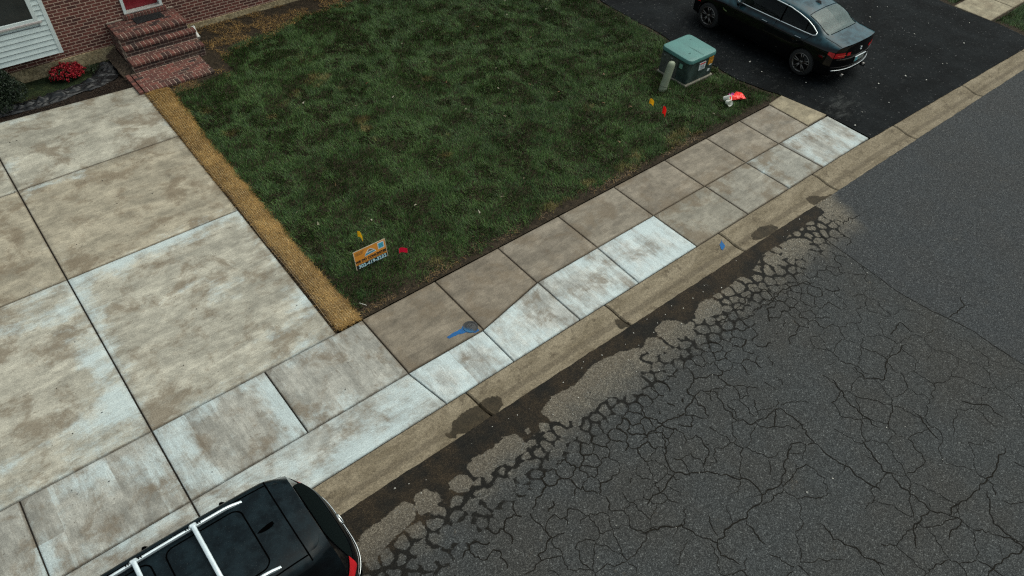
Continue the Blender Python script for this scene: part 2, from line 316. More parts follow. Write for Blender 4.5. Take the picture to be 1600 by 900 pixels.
# ------------------------------------------------------------------ materials of the ground
def concrete(name, rough_stain=1.0):
    """slab concrete: 'tint' colour, 'white' bloom amount, 'dir' broom direction and 'edge' distance come from the slab's own mesh"""
    M = Mat(name)
    p = M.pos()
    d = M.attr("dir")
    va = M.mapv(p, (0.60, 2.1, 1)); vb = M.mapv(p, (2.6, 0.50, 1), (4.3, 1.7, 0))
    vm = M.n("Mix", out=1, props={'data_type': 'VECTOR'}, i0=d, i4=va, i5=vb)
    fa = M.mapv(p, (4, 60, 1)); fb = M.mapv(p, (60, 4, 1))
    fm = M.n("Mix", out=1, props={'data_type': 'VECTOR'}, i0=d, i4=fa, i5=fb)
    streak = M.noise(vm, 1.0, 10.0, 0.74, 0.6)
    streak2 = M.noise(M.mapv(vm, (2.6, 2.6, 1), (3, 9, 0)), 1.0, 5.0, 0.65, 0.6)
    blotch = M.noise(p, 1.3, 9.0, 0.70, 0.3)
    # passes of the finishing broom: strips of slightly different tone across the slab
    wob = M.math('MULTIPLY', M.noise(p, 2.5, 3.0, .5), .06)
    cx = M.math('FLOOR', M.math('MULTIPLY', M.math('ADD', M.n("SeparateXYZ", out=0, i0=p), wob), 2.55))
    cy = M.math('FLOOR', M.math('MULTIPLY', M.math('ADD', M.n("SeparateXYZ", out=1, i0=p), wob), 1.7))
    bx = M.n("TexWhiteNoise", props={'noise_dimensions': '2D'}, Vector=M.n("CombineXYZ", X=cx, Y=M.math('FLOOR', M.math('MULTIPLY', M.n("SeparateXYZ", out=1, i0=p), .68)), Z=0.0))
    by = M.n("TexWhiteNoise", props={'noise_dimensions': '2D'}, Vector=M.n("CombineXYZ", X=M.math('FLOOR', M.math('MULTIPLY', M.n("SeparateXYZ", out=0, i0=p), .28)), Y=cy, Z=0.0))
    bsel = M.n("Mix", i0=d, i2=M.math('ADD', M.math('MULTIPLY', by, .45), .27), i3=bx)
    band = M.step(bsel, 0.0, 1.0, 0.86, 1.10)
    broom = M.noise(fm, 1.0, 3.0, 0.6)
    grain = M.noise(p, 55.0, 3.0, 0.7)
    spots = M.noise(M.mapv(vm, (1.6, 1.0, 1), (7, 3, 0)), 4.6, 7.0, 0.72)
    dots = M.vor(M.mapv(p, (1, 1, 1), (.3, .8, 0)), 7.0)
    dgate = M.step(M.noise(p, 1.1, 4.0, .6), .36, .60)
    tint = M.attr("tint", 0)
    lum = M.math('MULTIPLY', M.math("MULTIPLY", M.step(streak, 0.34, 0.66, 0.78, 1.14), band), M.math('MULTIPLY', M.step(streak2, 0.3, 0.7, 0.88, 1.10), M.step(M.noise(p, 3.4, 10.0, 0.78), .36, .64, .78, 1.16)))
    c = M.mix(1.0, tint, M.n("CombineColor", Red=lum, Green=lum, Blue=lum), 'MULTIPLY')
    # brown traffic dirt in patches and small spots
    c = M.mix(M.math('MULTIPLY', M.step(blotch, 0.48, 0.62), 0.66 * rough_stain), c, (0.150, 0.112, 0.072))
    c = M.mix(M.math('MULTIPLY', M.step(spots, 0.56, 0.72), 0.62 * rough_stain), c, (0.105, 0.080, 0.054))
    c = M.mix(M.math('MULTIPLY', M.math('MULTIPLY', M.step(M.math('ADD', dots, M.math('MULTIPLY', grain, .06)), .13, .07), dgate), 0.7 * rough_stain), c, (0.060, 0.046, 0.034))
    c = M.mix(M.step(M.attr("edge"), .045, .012, 0, .55), c, (0.10, 0.075, 0.05))
    # pale bloom of fresh cement, strongest along slab edges
    e = M.step(M.math('ADD', M.attr("edge"), M.math('MULTIPLY', blotch, 0.5)), 0.2, 0.85, 0.115, 0.0)
    w = M.math('ADD', M.math('ADD', M.math('MULTIPLY', streak, 0.45), M.math('MULTIPLY', M.noise(p, 1.5, 10.0, 0.76), 0.6)), M.math('ADD', M.math('ADD', e, M.math('MULTIPLY', M.math('SUBTRACT', bsel, .5), .10)), M.attr("white")))
    wm = M.step(w, 0.57, 0.77)
    c = M.mix(M.math('MULTIPLY', wm, 0.68), c, (0.49, 0.585, 0.595))
    g = M.math('MULTIPLY', M.step(grain, 0.25, 0.75, 0.74, 1.24), M.step(broom, 0.3, 0.7, 0.92, 1.07))
    c = M.mix(1.0, c, M.n("CombineColor", Red=g, Green=g, Blue=g), 'MULTIPLY')
    M.set(Base_Color=c, Roughness=0.85)
    M.b.inputs['Specular IOR Level'].default_value = .25
    M.bump(M.math('ADD', M.math('MULTIPLY', broom, 0.6), grain), 0.25, 0.004)
    return M.m

def kerb_mat():
    M = Mat("old kerb concrete")
    p = M.pos()
    n1 = M.noise(M.mapv(p, (0.8, 2.5, 2.5)), 1.5, 10.0, 0.74, 0.5)
    n2 = M.noise(p, 4.0, 9.0, 0.74)
    gr = M.noise(p, 70.0, 2.0, 0.7)
    c = M.mix(M.step(n1, 0.3, 0.7), (0.135, 0.108, 0.070), (0.255, 0.212, 0.148))
    c = M.mix(M.math('MULTIPLY', M.step(n2, 0.54, 0.66), 0.7), c, (0.085, 0.066, 0.044))
    # darker band along the channel, its edge broken by noise
    ch = M.attr("channel")
    chm = M.step(M.math('ADD', ch, M.math('MULTIPLY', n1, 0.8)), 0.95, 1.35)
    c = M.mix(M.math('MULTIPLY', chm, 0.55), c, (0.10, 0.08, 0.055))
    st = M.step(M.math('ADD', M.attr("stain"), M.math('MULTIPLY', M.noise(p, 14.0, 5.0, 0.6), 0.10)), 0.065, 0.045)
    c = M.mix(M.math('MULTIPLY', st, 0.92), c, M.mix(M.step(n2, .35, .65), (0.016, 0.012, 0.006), (0.042, 0.030, 0.016)))
    f = M.math('MULTIPLY', M.step(gr, 0.3, 0.7, 0.70, 1.3), M.step(M.noise(p, 22.0, 6.0, .75), .35, .65, .8, 1.15))
    c = M.mix(1.0, c, M.n("CombineColor", Red=f, Green=f, Blue=f), 'MULTIPLY')
    M.set(Base_Color=c, Roughness=M.step(st, 0, 1, 0.9, 0.75))
    M.b.inputs['Specular IOR Level'].default_value = .2
    M.bump(M.math('ADD', gr, M.math('MULTIPLY', n2, 2.0)), 0.35, 0.006)
    return M.m

def asphalt_mat():
    M = Mat("worn asphalt")
    p = M.pos()
    cell = M.vor(p, 95.0, out=1)
    cv = M.n("SeparateColor", i0=cell)
    agg = M.math('POWER', cv, 2.6)
    n1 = M.noise(p, 0.55, 6.0, 0.6)
    n2 = M.noise(p, 3.2, 6.0, 0.65)
    n3 = M.noise(p, 28.0, 4.0, 0.7)
    sp = M.step(M.n("SeparateColor", i0=M.vor(p, 62.0, out=1)), 0.972, 0.99)
    base = M.mix(M.step(n1, 0.35, 0.65), (0.0435, 0.043, 0.0400), (0.0435, 0.0465, 0.0465))
    newer = M.step(M.math('ADD', M.attr("newer"), M.math('MULTIPLY', n3, 0.05)), 0.01, 0.05, 0.0, 0.55)
    base = M.mix(newer, base, M.mix(M.step(n2, .3, .7), (0.038, 0.042, 0.046), (0.044, 0.046, 0.048)))
    # dusty tan towards the gutter
    gut = M.step(M.math('ADD', M.attr("gutter"), M.math('MULTIPLY', n2, 0.9)), 1.75, 0.75)
    base = M.mix(M.math('MULTIPLY', gut, 0.85), base, (0.142, 0.124, 0.095))
    base = M.mix(M.math('MULTIPLY', M.step(n2, 0.66, 0.74), 0.30), base, (0.14, 0.115, 0.085))
    l = M.math('MULTIPLY', M.step(n3, 0.28, 0.72, 0.72, 1.25), M.math('ADD', 0.62, M.math('MULTIPLY', agg, 1.5)))
    c = M.mix(1.0, base, M.n("CombineColor", Red=l, Green=l, Blue=l), 'MULTIPLY')
    c = M.mix(M.math('MULTIPLY', sp, 0.4), c, (0.24, 0.25, 0.24))
    # old oil pits
    c = M.mix(M.math('MULTIPLY', M.step(M.vor(p, 2.3), 0.055, 0.02), 0.8), c, (0.012, 0.012, 0.011))
    # wet mud: outline is the stain's own, from the distance stored on the road's mesh
    wd = M.math('ADD', M.attr("wet"), M.math('MULTIPLY', M.math('SUBTRACT', M.noise(p, 16.0, 6.0, 0.65), 0.5), 0.075))
    wet = M.step(wd, 0.010, -0.010)
    mud = M.mix(M.step(M.noise(p, 2.0, 5.0, 0.6), 0.35, 0.65), (0.0085, 0.0075, 0.0055), (0.026, 0.018, 0.010))
    mud = M.mix(M.step(M.attr("mudd"), .0, .12), mud, (0.0075, 0.0068, 0.0052))
    mud = M.mix(1.0, mud, M.n("CombineColor", Red=l, Green=l, Blue=l), 'MULTIPLY')
    c = M.mix(wet, c, mud)
    halo = M.math('MULTIPLY', M.step(M.math('ADD', M.attr("mudd"), M.math('MULTIPLY', n2, .2)), 0.22, 0.05), M.math('SUBTRACT', 1.0, wet))
    c = M.mix(M.math('MULTIPLY', halo, 0.22), c, (0.075, 0.055, 0.037))
    M.set(Base_Color=c, Roughness=M.step(wet, 0, 1, 0.95, 0.8))
    M.b.inputs["Specular IOR Level"].default_value = .2
    M.bump(M.math('ADD', agg, M.math('MULTIPLY', n3, 0.8)), 0.5, 0.006)
    return M.m

def blacktop_mat():
    M = Mat("sealed blacktop")
    p = M.pos()
    n1 = M.noise(p, 0.9, 6.0, 0.62, 0.3)
    n2 = M.noise(p, 6.0, 6.0, 0.65)
    n3 = M.noise(p, 45.0, 3.0, 0.7)
    c = M.mix(M.step(n1, 0.3, 0.7), (0.0030, 0.0036, 0.0040), (0.0090, 0.0108, 0.0118))
    c = M.mix(M.math('MULTIPLY', M.step(n2, 0.54, 0.68), 0.45), c, (0.034, 0.035, 0.034))
    dust = M.step(M.math('ADD', M.attr("dust"), M.math('MULTIPLY', M.noise(M.mapv(p, (2, 5, 1)), 1.0, 6.0, 0.7), 1.2)), 1.0, 1.45)
    c = M.mix(M.math('MULTIPLY', dust, 0.5), c, (0.10, 0.105, 0.10))
    f = M.step(n3, 0.25, 0.75, 0.55, 1.5)
    c = M.mix(1.0, c, M.n("CombineColor", Red=f, Green=f, Blue=f), 'MULTIPLY')
    c = M.mix(M.step(M.n("SeparateColor", i0=M.vor(p, 40.0, out=1)), 0.990, 0.996), c, (0.07, 0.07, 0.07))
    M.set(Base_Color=c, Roughness=M.step(n2, 0.3, 0.7, 0.7, 0.85))
    M.b.inputs["Specular IOR Level"].default_value = .06
    M.bump(M.math('ADD', n3, n2), 0.4, 0.008)
    return M.m

def soil_mat(name, a, b, sc=9.0):
    M = Mat(name)
    p = M.pos()
    n1 = M.noise(p, sc, 8.0, 0.68)
    n2 = M.noise(p, sc * 6, 3.0, 0.7)
    c = M.mix(M.step(n1, 0.3, 0.7), a, b)
    f = M.step(n2, 0.3, 0.7, 0.55, 1.4)
    c = M.mix(1.0, c, M.n("CombineColor", Red=f, Green=f, Blue=f), 'MULTIPLY')
    M.set(Base_Color=c, Roughness=0.95)
    M.b.inputs['Specular IOR Level'].default_value = .15
    M.bump(M.math('ADD', n1, M.math('MULTIPLY', n2, .5)), 0.8, 0.03)
    return M.m

def blade_mat(name, dark, light, dry_a, dry_b):
    M = Mat(name)
    t = M.attr("tone"); d = M.attr("dry")
    c = M.mix(t, dark, light)
    c = M.mix(M.step(d, 0.42, 0.75), c, M.mix(t, dry_a, dry_b))
    M.set(Base_Color=c, Roughness=0.55)
    M.b.inputs["Specular IOR Level"].default_value = 0.35
    return M.m

m_conc = concrete("new driveway concrete")
m_walk = concrete("old sidewalk concrete", 0.75)
m_kerb = kerb_mat()
m_asph = asphalt_mat()
m_black = blacktop_mat()
m_soil = soil_mat("dark soil", (0.018, 0.014, 0.009), (0.046, 0.034, 0.022))
m_bed = soil_mat("mulched soil", (0.008, 0.006, 0.005), (0.034, 0.023, 0.016), 14.0)
m_crack = soil_mat("crack filled with damp dirt", (0.008, 0.0075, 0.006), (0.018, 0.015, 0.011), 30.0)
m_far = soil_mat("rough grass ground", (0.012, 0.022, 0.010), (0.035, 0.045, 0.018), 4.0)
m_grass = blade_mat("lawn grass", (0.020, 0.050, 0.0105), (0.098, 0.182, 0.040), (0.11, 0.105, 0.022), (0.26, 0.20, 0.075))
m_straw = blade_mat("straw", (0.145, 0.078, 0.020), (0.49, 0.295, 0.092), (0.07, 0.042, 0.018), (0.20, 0.13, 0.06))
# ------------------------------------------------------------------ the setting: ground, lawn soil, slabs, kerb, road
def sheet(name, poly_fn, x0, x1, y0, y1, step, z_fn, mat, attrs=None, kind='structure'):
    nx = max(2, int(round((x1 - x0) / step)) + 1); ny = max(2, int(round((y1 - y0) / step)) + 1)
    X, Y = np.meshgrid(np.linspace(x0, x1, nx), np.linspace(y0, y1, ny), indexing='ij')
    if poly_fn: X, Y = poly_fn(X, Y)
    Z = z_fn(X, Y)
    V = np.stack([X, Y, Z], -1).reshape(-1, 3)
    i, j = np.meshgrid(np.arange(nx - 1), np.arange(ny - 1), indexing='ij')
    q = np.stack([i * ny + j, (i + 1) * ny + j, (i + 1) * ny + j + 1, i * ny + j + 1], -1).reshape(-1, 4)
    at = {k: f(X, Y).ravel() for k, f in (attrs or {}).items()}
    o = raw_mesh(name, V, q.ravel(), np.arange(len(q)) * 4, mat, None, True, at)
    o['kind'] = kind
    return o

mb = MB()
mb.add([(-700, -700, -.24), (700, -700, -.24), (700, 700, -.24), (-700, 700, -.24)], [(0, 1, 2, 3)])
tag(mb.build("ground", m_far), kind='structure')
mb = MB()
mb.add([(-120, -.66, -.20), (120, -.66, -.20), (120, 60, -.15), (-120, 60, -.15)], [(0, 1, 2, 3)])
tag(mb.build("subsoil", m_far), kind='structure')

def bed_z(X, Y):                       # the yard: level, a bit lower in the planting bed left of the steps
    n = fbm(X, Y, 3.0, 4, 5) - .5
    z = -.022 + .03 * n
    bed = sstep(X, -.2, -.55) * sstep(Y, 11.5, 12.3)
    return z - .30 * bed
sheet("lawn_soil", None, -.56, 12.45, 2.34, 14.6, .09, bed_z, m_soil)
def bedf(X, Y): return -.062 - .17 * sstep(Y, 12.2, 13.2) + .06 * (fbm(X, Y, 4.5, 4, 9) - .5)
sheet("flower_bed", None, -8.0, -.46, 11.5, 14.2, .06, bedf, m_bed)

# slabs ------------------------------------------------------------
def bloom_at(P, q):
    b = np.zeros(P.shape[:2])
    for x, y, rx, ry, a in BLOOM:      # cement bloom patches, each kept within its own slab
        if q[:, 0].min() < x < q[:, 0].max() and q[:, 1].min() < y < q[:, 1].max():
            b += a * np.exp(-(((P[..., 0] - x) / rx) ** 2 + ((P[..., 1] - y) / ry) ** 2))
    return b
def slab_mesh(slabs, name, mat, gap=.0115):
    """each slab: (quad corners CCW, tint, white, dir) -> a crowned, rounded-edge slab in one paving mesh"""
    V = []; L = []; ST = []; T = []; E = []; Wt = []; D = []
    base = 0; lp = 0
    for quad, tint, white, dr in slabs:
        q = np.array(quad, float)
        lx = (np.linalg.norm(q[1] - q[0]) + np.linalg.norm(q[2] - q[3])) / 2
        ly = (np.linalg.norm(q[3] - q[0]) + np.linalg.norm(q[2] - q[1])) / 2
        nx = max(6, int(lx / .1)); ny = max(6, int(ly / .1))
        g = [gap / lx, gap / ly]
        b = [.012 / lx, .012 / ly]
        us = np.concatenate([[g[0], g[0]], np.linspace(g[0] + b[0], 1 - g[0] - b[0], nx), [1 - g[0], 1 - g[0]]])
        vs = np.concatenate([[g[1], g[1]], np.linspace(g[1] + b[1], 1 - g[1] - b[1], ny), [1 - g[1], 1 - g[1]]])
        U, Vv = np.meshgrid(us, vs, indexing='ij')
        P = (q[0] * ((1 - U) * (1 - Vv))[..., None] + q[1] * (U * (1 - Vv))[..., None] + q[2] * (U * Vv)[..., None] + q[3] * ((1 - U) * Vv)[..., None])
        Z = .004 * (fbm(P[..., 0], P[..., 1], .8, 3, 3) - .5)
        n0, n1 = U.shape
        I, J = np.meshgrid(np.arange(n0), np.arange(n1), indexing='ij')
        rim = (I == 1) | (I == n0 - 2) | (J == 1) | (J == n1 - 2)
        out = (I == 0) | (I == n0 - 1) | (J == 0) | (J == n1 - 1)
        Z = np.where(rim, Z - .006, Z); Z = np.where(out, -.09, Z)
        V.append(np.concatenate([P, Z[..., None]], -1).reshape(-1, 3))
        e = np.minimum(np.minimum(U * lx, (1 - U) * lx), np.minimum(Vv * ly, (1 - Vv) * ly))
        E.append(e.ravel()); T.append(np.tile(np.array(tint)[None], (n0 * n1, 1))); Wt.append(white + bloom_at(P, q).ravel()); D.append(np.full(n0 * n1, float(dr)))
        i, j = np.meshgrid(np.arange(n0 - 1), np.arange(n1 - 1), indexing='ij')
        f = np.stack([i * n1 + j, (i + 1) * n1 + j, (i + 1) * n1 + j + 1, i * n1 + j + 1], -1).reshape(-1, 4) + base
        L.append(f.ravel()); ST.append(lp + np.arange(len(f)) * 4); lp += f.size; base += n0 * n1
    o = raw_mesh(name, np.concatenate(V), np.concatenate(L), np.concatenate(ST), mat, None, False,
                 {'tint': np.concatenate(T), 'edge': np.concatenate(E), 'white': np.concatenate(Wt), 'dir': np.concatenate(D)})
    o['kind'] = 'structure'
    return o

TAN = (0.345, 0.295, 0.222); TAN2 = (0.315, 0.265, 0.195); GRY = (0.335, 0.325, 0.285)
def rect(x0, y0, x1, y1): return [(x0, y0), (x1, y0), (x1, y1), (x0, y1)]
drive = []
for c, (xa, xb) in enumerate(((-6.85, -3.655), (-3.655, -.525))):
    for r_, (ya, yb) in enumerate(((2.305, 6.24), (6.24, 9.30), (9.30, 11.9))):
        q = rect(xa, ya, xb, yb)
        if c == 1:                       # the right edge leans a little and the top edge is not square
            rx = lambda y: -.525 + (y - 2.3) * .0185
            q = [(xa, ya), (rx(ya), ya), (rx(yb), yb), (xa, yb)]
        if r_ == 2: q[2] = (q[2][0], 11.80); q[3] = (q[3][0], 12.02 if c == 1 else 12.2)
        drive.append((q, [(0.392, 0.368, 0.300), (0.348, 0.308, 0.232), (0.365, 0.345, 0.282)][r_], [-.01, -.085, -.07][r_] + (.02 if c == 0 and r_ == 0 else 0), 0))
for xa, ya, yb in ((-10.0, 2.305, 6.24), (-10.0, 6.24, 9.30), (-10.0, 9.30, 12.2)):
    drive.append((rect(xa, ya, -6.85, yb), (0.392, 0.368, 0.300), -.03, 0))
slab_mesh(drive, "driveway", m_conc)
strip = []
for xa, xb, w in ((-10.0, -9.1, -.03), (-9.1, -7.3, -.02), (-7.3, -5.48, -.03), (-5.48, -3.655, .0), (-3.655, -1.84, .015), (-1.84, -.02, -.02)):
    strip.append((rect(xa, .87, xb, 2.305), GRY, w, 1))
slab_mesh(strip, "driveway_sidewalk", m_conc)
apron = [([(-3.655, .012), (.12, .012), (-.03, .87), (-3.655, .87)], (0.40, 0.40, 0.36), .02, 0),
         (rect(-7.3, .012, -3.655, .87), GRY, .03, 0), (rect(-10.0, .012, -7.3, .87), GRY, .02, 0)]
slab_mesh(apron, "driveway_apron", m_conc)
GX = [-.02, 1.52, 3.0, 4.565, 6.16, 7.77, 9.205, 10.44, 11.64]
OLD = [(0.208, 0.175, 0.132), (0.200, 0.168, 0.128), (0.222, 0.190, 0.148), (0.228, 0.198, 0.155), (0.222, 0.190, 0.148), (0.228, 0.196, 0.152), (0.238, 0.206, 0.162), (0.252, 0.222, 0.178)]
walk = []
for k in range(8):
    lo = (.88, .86) if k == 0 else ((.86, 1.165) if k == 1 else (1.165, 1.165))
    walk.append(([(GX[k], lo[0]), (GX[k + 1], lo[1]), (GX[k + 1], 2.315), (GX[k], 2.315)], OLD[k], -.20, 0))
walk.append(([(11.65, 1.18), (12.12, 1.0), (12.46, 1.2), (12.27, 2.40)], (0.30, 0.255, 0.175), -.3, 0))
q = walk[-1]; walk[-1] = ([(11.65, 1.19), (12.47, 1.19), (12.27, 2.42), (11.65, 2.36)], q[1], q[2], q[3])
slab_mesh(walk, "sidewalk", m_walk)
outer = [([(.12, .012), (1.50, .012), (1.50, .855), (-.03, .87)], (0.43, 0.44, 0.41), .045, 1),
         ([(1.50, .012), (3.02, .012), (3.02, 1.16), (1.50, .855)], (0.43, 0.435, 0.40), .03, 1),
         ([(3.02, .012), (4.52, .012), (4.56, 1.165), (3.02, 1.16)], (0.43, 0.435, 0.40), .035, 1),
         ([(4.52, .012), (6.175, .012), (6.165, 1.165), (4.56, 1.165)], (0.44, 0.445, 0.415), .045, 1),
         ([(6.175, .012), (7.80, .012), (7.79, 1.165), (6.165, 1.165)], (0.255, 0.235, 0.19), -.16, 0),
         ([(7.80, .012), (9.24, .012), (9.21, 1.165), (7.79, 1.165)], (0.275, 0.255, 0.21), -.12, 0),
         ([(9.24, .012), (10.51, .012), (10.45, 1.165), (9.21, 1.165)], (0.29, 0.28, 0.24), -.06, 0),
         ([(10.51, .012), (12.43, .012), (12.43, 1.165), (10.45, 1.165)], (0.34, 0.335, 0.30), -.005, 1)]
slab_mesh(outer, "sidewalk_outer_strip", m_conc)
slab_mesh([(rect(21.15 + i * 1.55, 1.2, 21.15 + (i + 1) * 1.55, 2.38), (0.30, 0.26, 0.18), -.3, 0) for i in range(9)], "neighbour_path", m_walk)

# kerb: rolled profile swept along the street, one piece per joint ---------------------------
def lip_y(x): return -.552 - .0078 * (np.asarray(x, float) + 1)
def back_y(x): return np.where(np.asarray(x) > 12, -.005 - .024 * np.clip(np.asarray(x, float) - 12, 0, 9), 0.0)
mb = MB(); mb.add([(-14, .012, -.032), (-.02, .012, -.032), (-.02, 2.31, -.032), (-.50, 2.31, -.032), (-.36, 11.75, -.032), (-14, 12.1, -.032)], [(0, 1, 2, 3, 4, 5)])
mb.add([(-.0195, .012, -.032), (12.4, .012, -.032), (12.2, 2.3, -.032), (-.0195, 2.3, -.032)], [(0, 1, 2, 3)])
tag(mb.build("joint_dirt", plain("dirt in the slab joints", (0.022, 0.016, 0.010), .95, var=.5, scale=6)), kind='structure')
PROF = [(0, -.16), (0, -.012), (.03, -.004), (.16, -.012), (.30, -.028), (.44, -.054), (.58, -.080), (.70, -.094), (.82, -.097), (.93, -.092), (1.0, -.086), (1.0, -.2)]
_t = np.linspace(0, len(PROF) - 1, (len(PROF) - 1) * 3 + 1)
PROF3 = [(float(np.interp(t, range(len(PROF)), [p[0] for p in PROF])), float(np.interp(t, range(len(PROF)), [p[1] for p in PROF]))) for t in _t]
V = []; L = []; ST = []; CH = []; STN = []; base = 0; lp = 0
JX = [-12.2, -9.0, -5.85, -2.72, .49, 3.62, 6.84, 10.1, 13.42, 16.72, 20.05, 23.3, 26.5, 29.7]
PX = np.array([-14.0] + JX + [33.0])
for a, b in zip(PX[:-1], PX[1:]):
    n = max(4, int((b - a) / .06))
    xs = np.concatenate([[a + .014], np.linspace(a + .035, b - .035, n), [b - .014]])
    prof = np.array(PROF3)
    X = np.repeat(xs[:, None], len(prof), 1)
    lx = lip_y(xs) + .030 * (fbm(xs, xs * 0, 7.0, 4, 2) - .5)
    sk = (np.clip(prof[:, 0], 0, 1))[None] * .10 * (1 if a < 20 else 1)   # joints run slightly skew
    Y = back_y(xs)[:, None] + (lx - back_y(xs))[:, None] * prof[:, 0][None]
    Z = np.repeat(prof[:, 1][None], len(xs), 0) + .006 * (fbm(X, Y, 2.5, 3, 4) - .5)
    Z[0, 1:-1] -= .02; Z[-1, 1:-1] -= .02
    X = X + sk
    V.append(np.stack([X, Y, Z], -1).reshape(-1, 3))
    CH.append(np.repeat(np.exp(-((prof[:, 0] - .66) / .16) ** 2)[None], len(xs), 0).ravel())
    s_ = np.full(X.shape, 9.0)
    for P in KSTAIN: s_ = np.minimum(s_, poly_sdf(X, Y, P))
    STN.append(np.clip(s_, -.2, .5).ravel())
    n0, n1 = X.shape
    i, j = np.meshgrid(np.arange(n0 - 1), np.arange(n1 - 1), indexing='ij')
    f = np.stack([i * n1 + j, i * n1 + j + 1, (i + 1) * n1 + j + 1, (i + 1) * n1 + j], -1).reshape(-1, 4) + base
    caps = [np.arange(n1)[::-1] + base, np.arange(n1) + (n0 - 1) * n1 + base]
    L.append(f.ravel()); ST.append(lp + np.arange(len(f)) * 4); lp += f.size
    for c in caps: L.append(c); ST.append(np.array([lp])); lp += len(c)
    base += n0 * n1
kerb = raw_mesh("kerb", np.concatenate(V), np.concatenate(L), np.concatenate(ST), m_kerb, None, False, {'channel': np.concatenate(CH), 'stain': np.concatenate(STN)})
kerb.data.polygons.foreach_set("use_smooth", np.ones(len(kerb.data.polygons), bool)); kerb.data.set_sharp_from_angle(angle=R(40))
kerb['kind'] = 'structure'

# road ------------------------------------------------------------------
def road_z(X, Y): return -.090 + .012 * np.clip(-Y - .6, 0, 4.5) + .006 * (fbm(X, Y, 1.3, 3, 8) - .5)
wet_poly = [(-9.0, -1.2), (-2.41, -1.41)] + WET[1:] + [(13.2, -.72), (13.2, -.55), (-9.0, -.45)]
def wet_attr(X, Y):
    d = mid(X) + .40 + .34 * (fbm(X, X * 0, .9, 3, 118) - .5) - Y
    d = np.maximum(d, -(lip_y(X) - Y) - .3)
    d = np.maximum(d, .6 * sstep(X, 9.0, 9.8) - .2 * (X > 9.8) * 0 + np.where(X > 9.3, poly_sdf(X, Y, wet_poly), -9))
    for P in ISLANDS: d = np.maximum(d, -poly_sdf(X, Y, P) + .0)
    far = sstep(X, 12.2, 13.0)
    d = np.minimum(d, crack_sdf(X, Y))
    return np.clip(d + far, -.4, .6)
def mud_attr(X, Y):
    return np.clip(mid(X) + .40 - Y + .3 * sstep(X, 9.0, 9.8), -.3, .6)
# alligator cracking along the gutter: cells around these seeds, gaps widen into mud
seeds = [tuple(np.mean(np.array(P), 0)) for P in ISLANDS]
def scatter(n, x0, x1, yf, sd, mind):
    k = 0; tries = 0
    while k < n and tries < n * 30:
        tries += 1
        x = rng.uniform(x0, x1); y = yf(x) + rng.normal(0, sd)
        if all((x - a) ** 2 + (y - b) ** 2 > mind * mind for a, b in seeds): seeds.append((x, y)); k += 1
mid = lambda x: np.interp(x, [-2.4, -1.7, .85, 2.96, 6.6, 8.6, 9.8], [-1.85, -1.8, -1.56, -1.5, -1.45, -1.25, -1.2])
scatter(240, -3, 9.3, mid, .19, .155)
scatter(330, -4, 8.6, lambda x: mid(x) - .70, .36, .185)
scatter(210, -4, 8.5, lambda x: -3.5, .8, .36)
scatter(170, -4, 8.5, lambda x: -5.5, 1.2, .46)
scatter(40, -4, 9.3, lambda x: -.6, .15, .5)
for x in np.arange(-8, 14, .8): seeds += [(x, 1.5), (x, -10.5)]
for y in np.arange(-10, 1, .8): seeds += [(-8, y), (14, y)]
SEED = np.array(seeds)
def crack_sdf(X, Y):
    sh = X.shape; x = X.ravel(); y = Y.ravel(); out = np.full(x.shape, .5)
    m = (x > -4) & (x < 9.9) & (y > -2.75); xm, ym = x[m], y[m]
    wx = xm + .10 * (fbm(xm, ym, 8.0, 5, 111) - .5); wy = ym + .10 * (fbm(xm, ym, 8.0, 5, 112) - .5)
    res = np.empty(len(xm))
    for i in range(0, len(xm), 6000):
        d = (wx[i:i + 6000, None] - SEED[None, :, 0]) ** 2 + (wy[i:i + 6000, None] - SEED[None, :, 1]) ** 2
        p = np.argpartition(d, 3, axis=1)[:, :4]; dd = np.take_along_axis(d, p, 1); o = np.argsort(dd, 1)
        p = np.take_along_axis(p, o, 1); dd = np.take_along_axis(dd, o, 1)
        e = []
        for k in (1, 2, 3):
            sep = np.hypot(SEED[p[:, 0], 0] - SEED[p[:, k], 0], SEED[p[:, 0], 1] - SEED[p[:, k], 1])
            e.append((dd[:, k] - dd[:, 0]) / (2 * sep + 1e-6))
        e = np.array(e); kk = 60.0
        res[i:i + 6000] = -np.log(np.exp(-kk * e).sum(0)) / kk          # smooth minimum rounds the corners
    off = ym - mid(xm)
    hw = .046 * fbm(xm, ym, 1.7, 4, 113) - .006
    lowfade = sstep(-off, .12, .62); upfade = sstep(off, .30, .55)
    hw = hw * (1 - lowfade) - .03 * lowfade + .012 * sstep(off, .0, .35)
    hw = hw - .05 * sstep(xm, 8.9, 9.5)
    for P in ISLANDS: hw = np.where(poly_sdf(xm, ym, P) < -.015, np.minimum(hw, -.03), hw)
    out[m] = res - hw
    return out.reshape(sh)
def newer_attr(X, Y):
    return X - np.interp(-Y, [-p[1] for p in SEAM], [p[0] for p in SEAM])
ra = {'wet': wet_attr, 'mudd': mud_attr, 'gutter': lambda X, Y: lip_y(X) - Y + 3.0 * sstep(X, 9.4, 11.0), 'newer': newer_attr}
def road_strip(xs, ys):
    X, Y = np.meshgrid(xs, ys, indexing='ij')
    t = np.clip((Y - ys[-1]) / (ys[0] - ys[-1]), 0, 1)
    return X, Y
xs = np.concatenate([[-150, -60, -25, -14, -8, -5], np.arange(-3.2, 12.6, .022), np.arange(12.7, 26, .25), [30, 60, 150]])
ys_f = np.concatenate([np.linspace(0, 2.3, 105), [2.7, 3.2, 3.8, 4.6, 5.6, 7.0, 9.4]])
X, T = np.meshgrid(xs, ys_f, indexing='ij')
Y = lip_y(np.clip(X, -20, 40)) + .004 - T + np.where(T < .001, .05 * 0, 0)
Z = road_z(X, Y)
V = np.stack([X, Y, Z], -1).reshape(-1, 3)
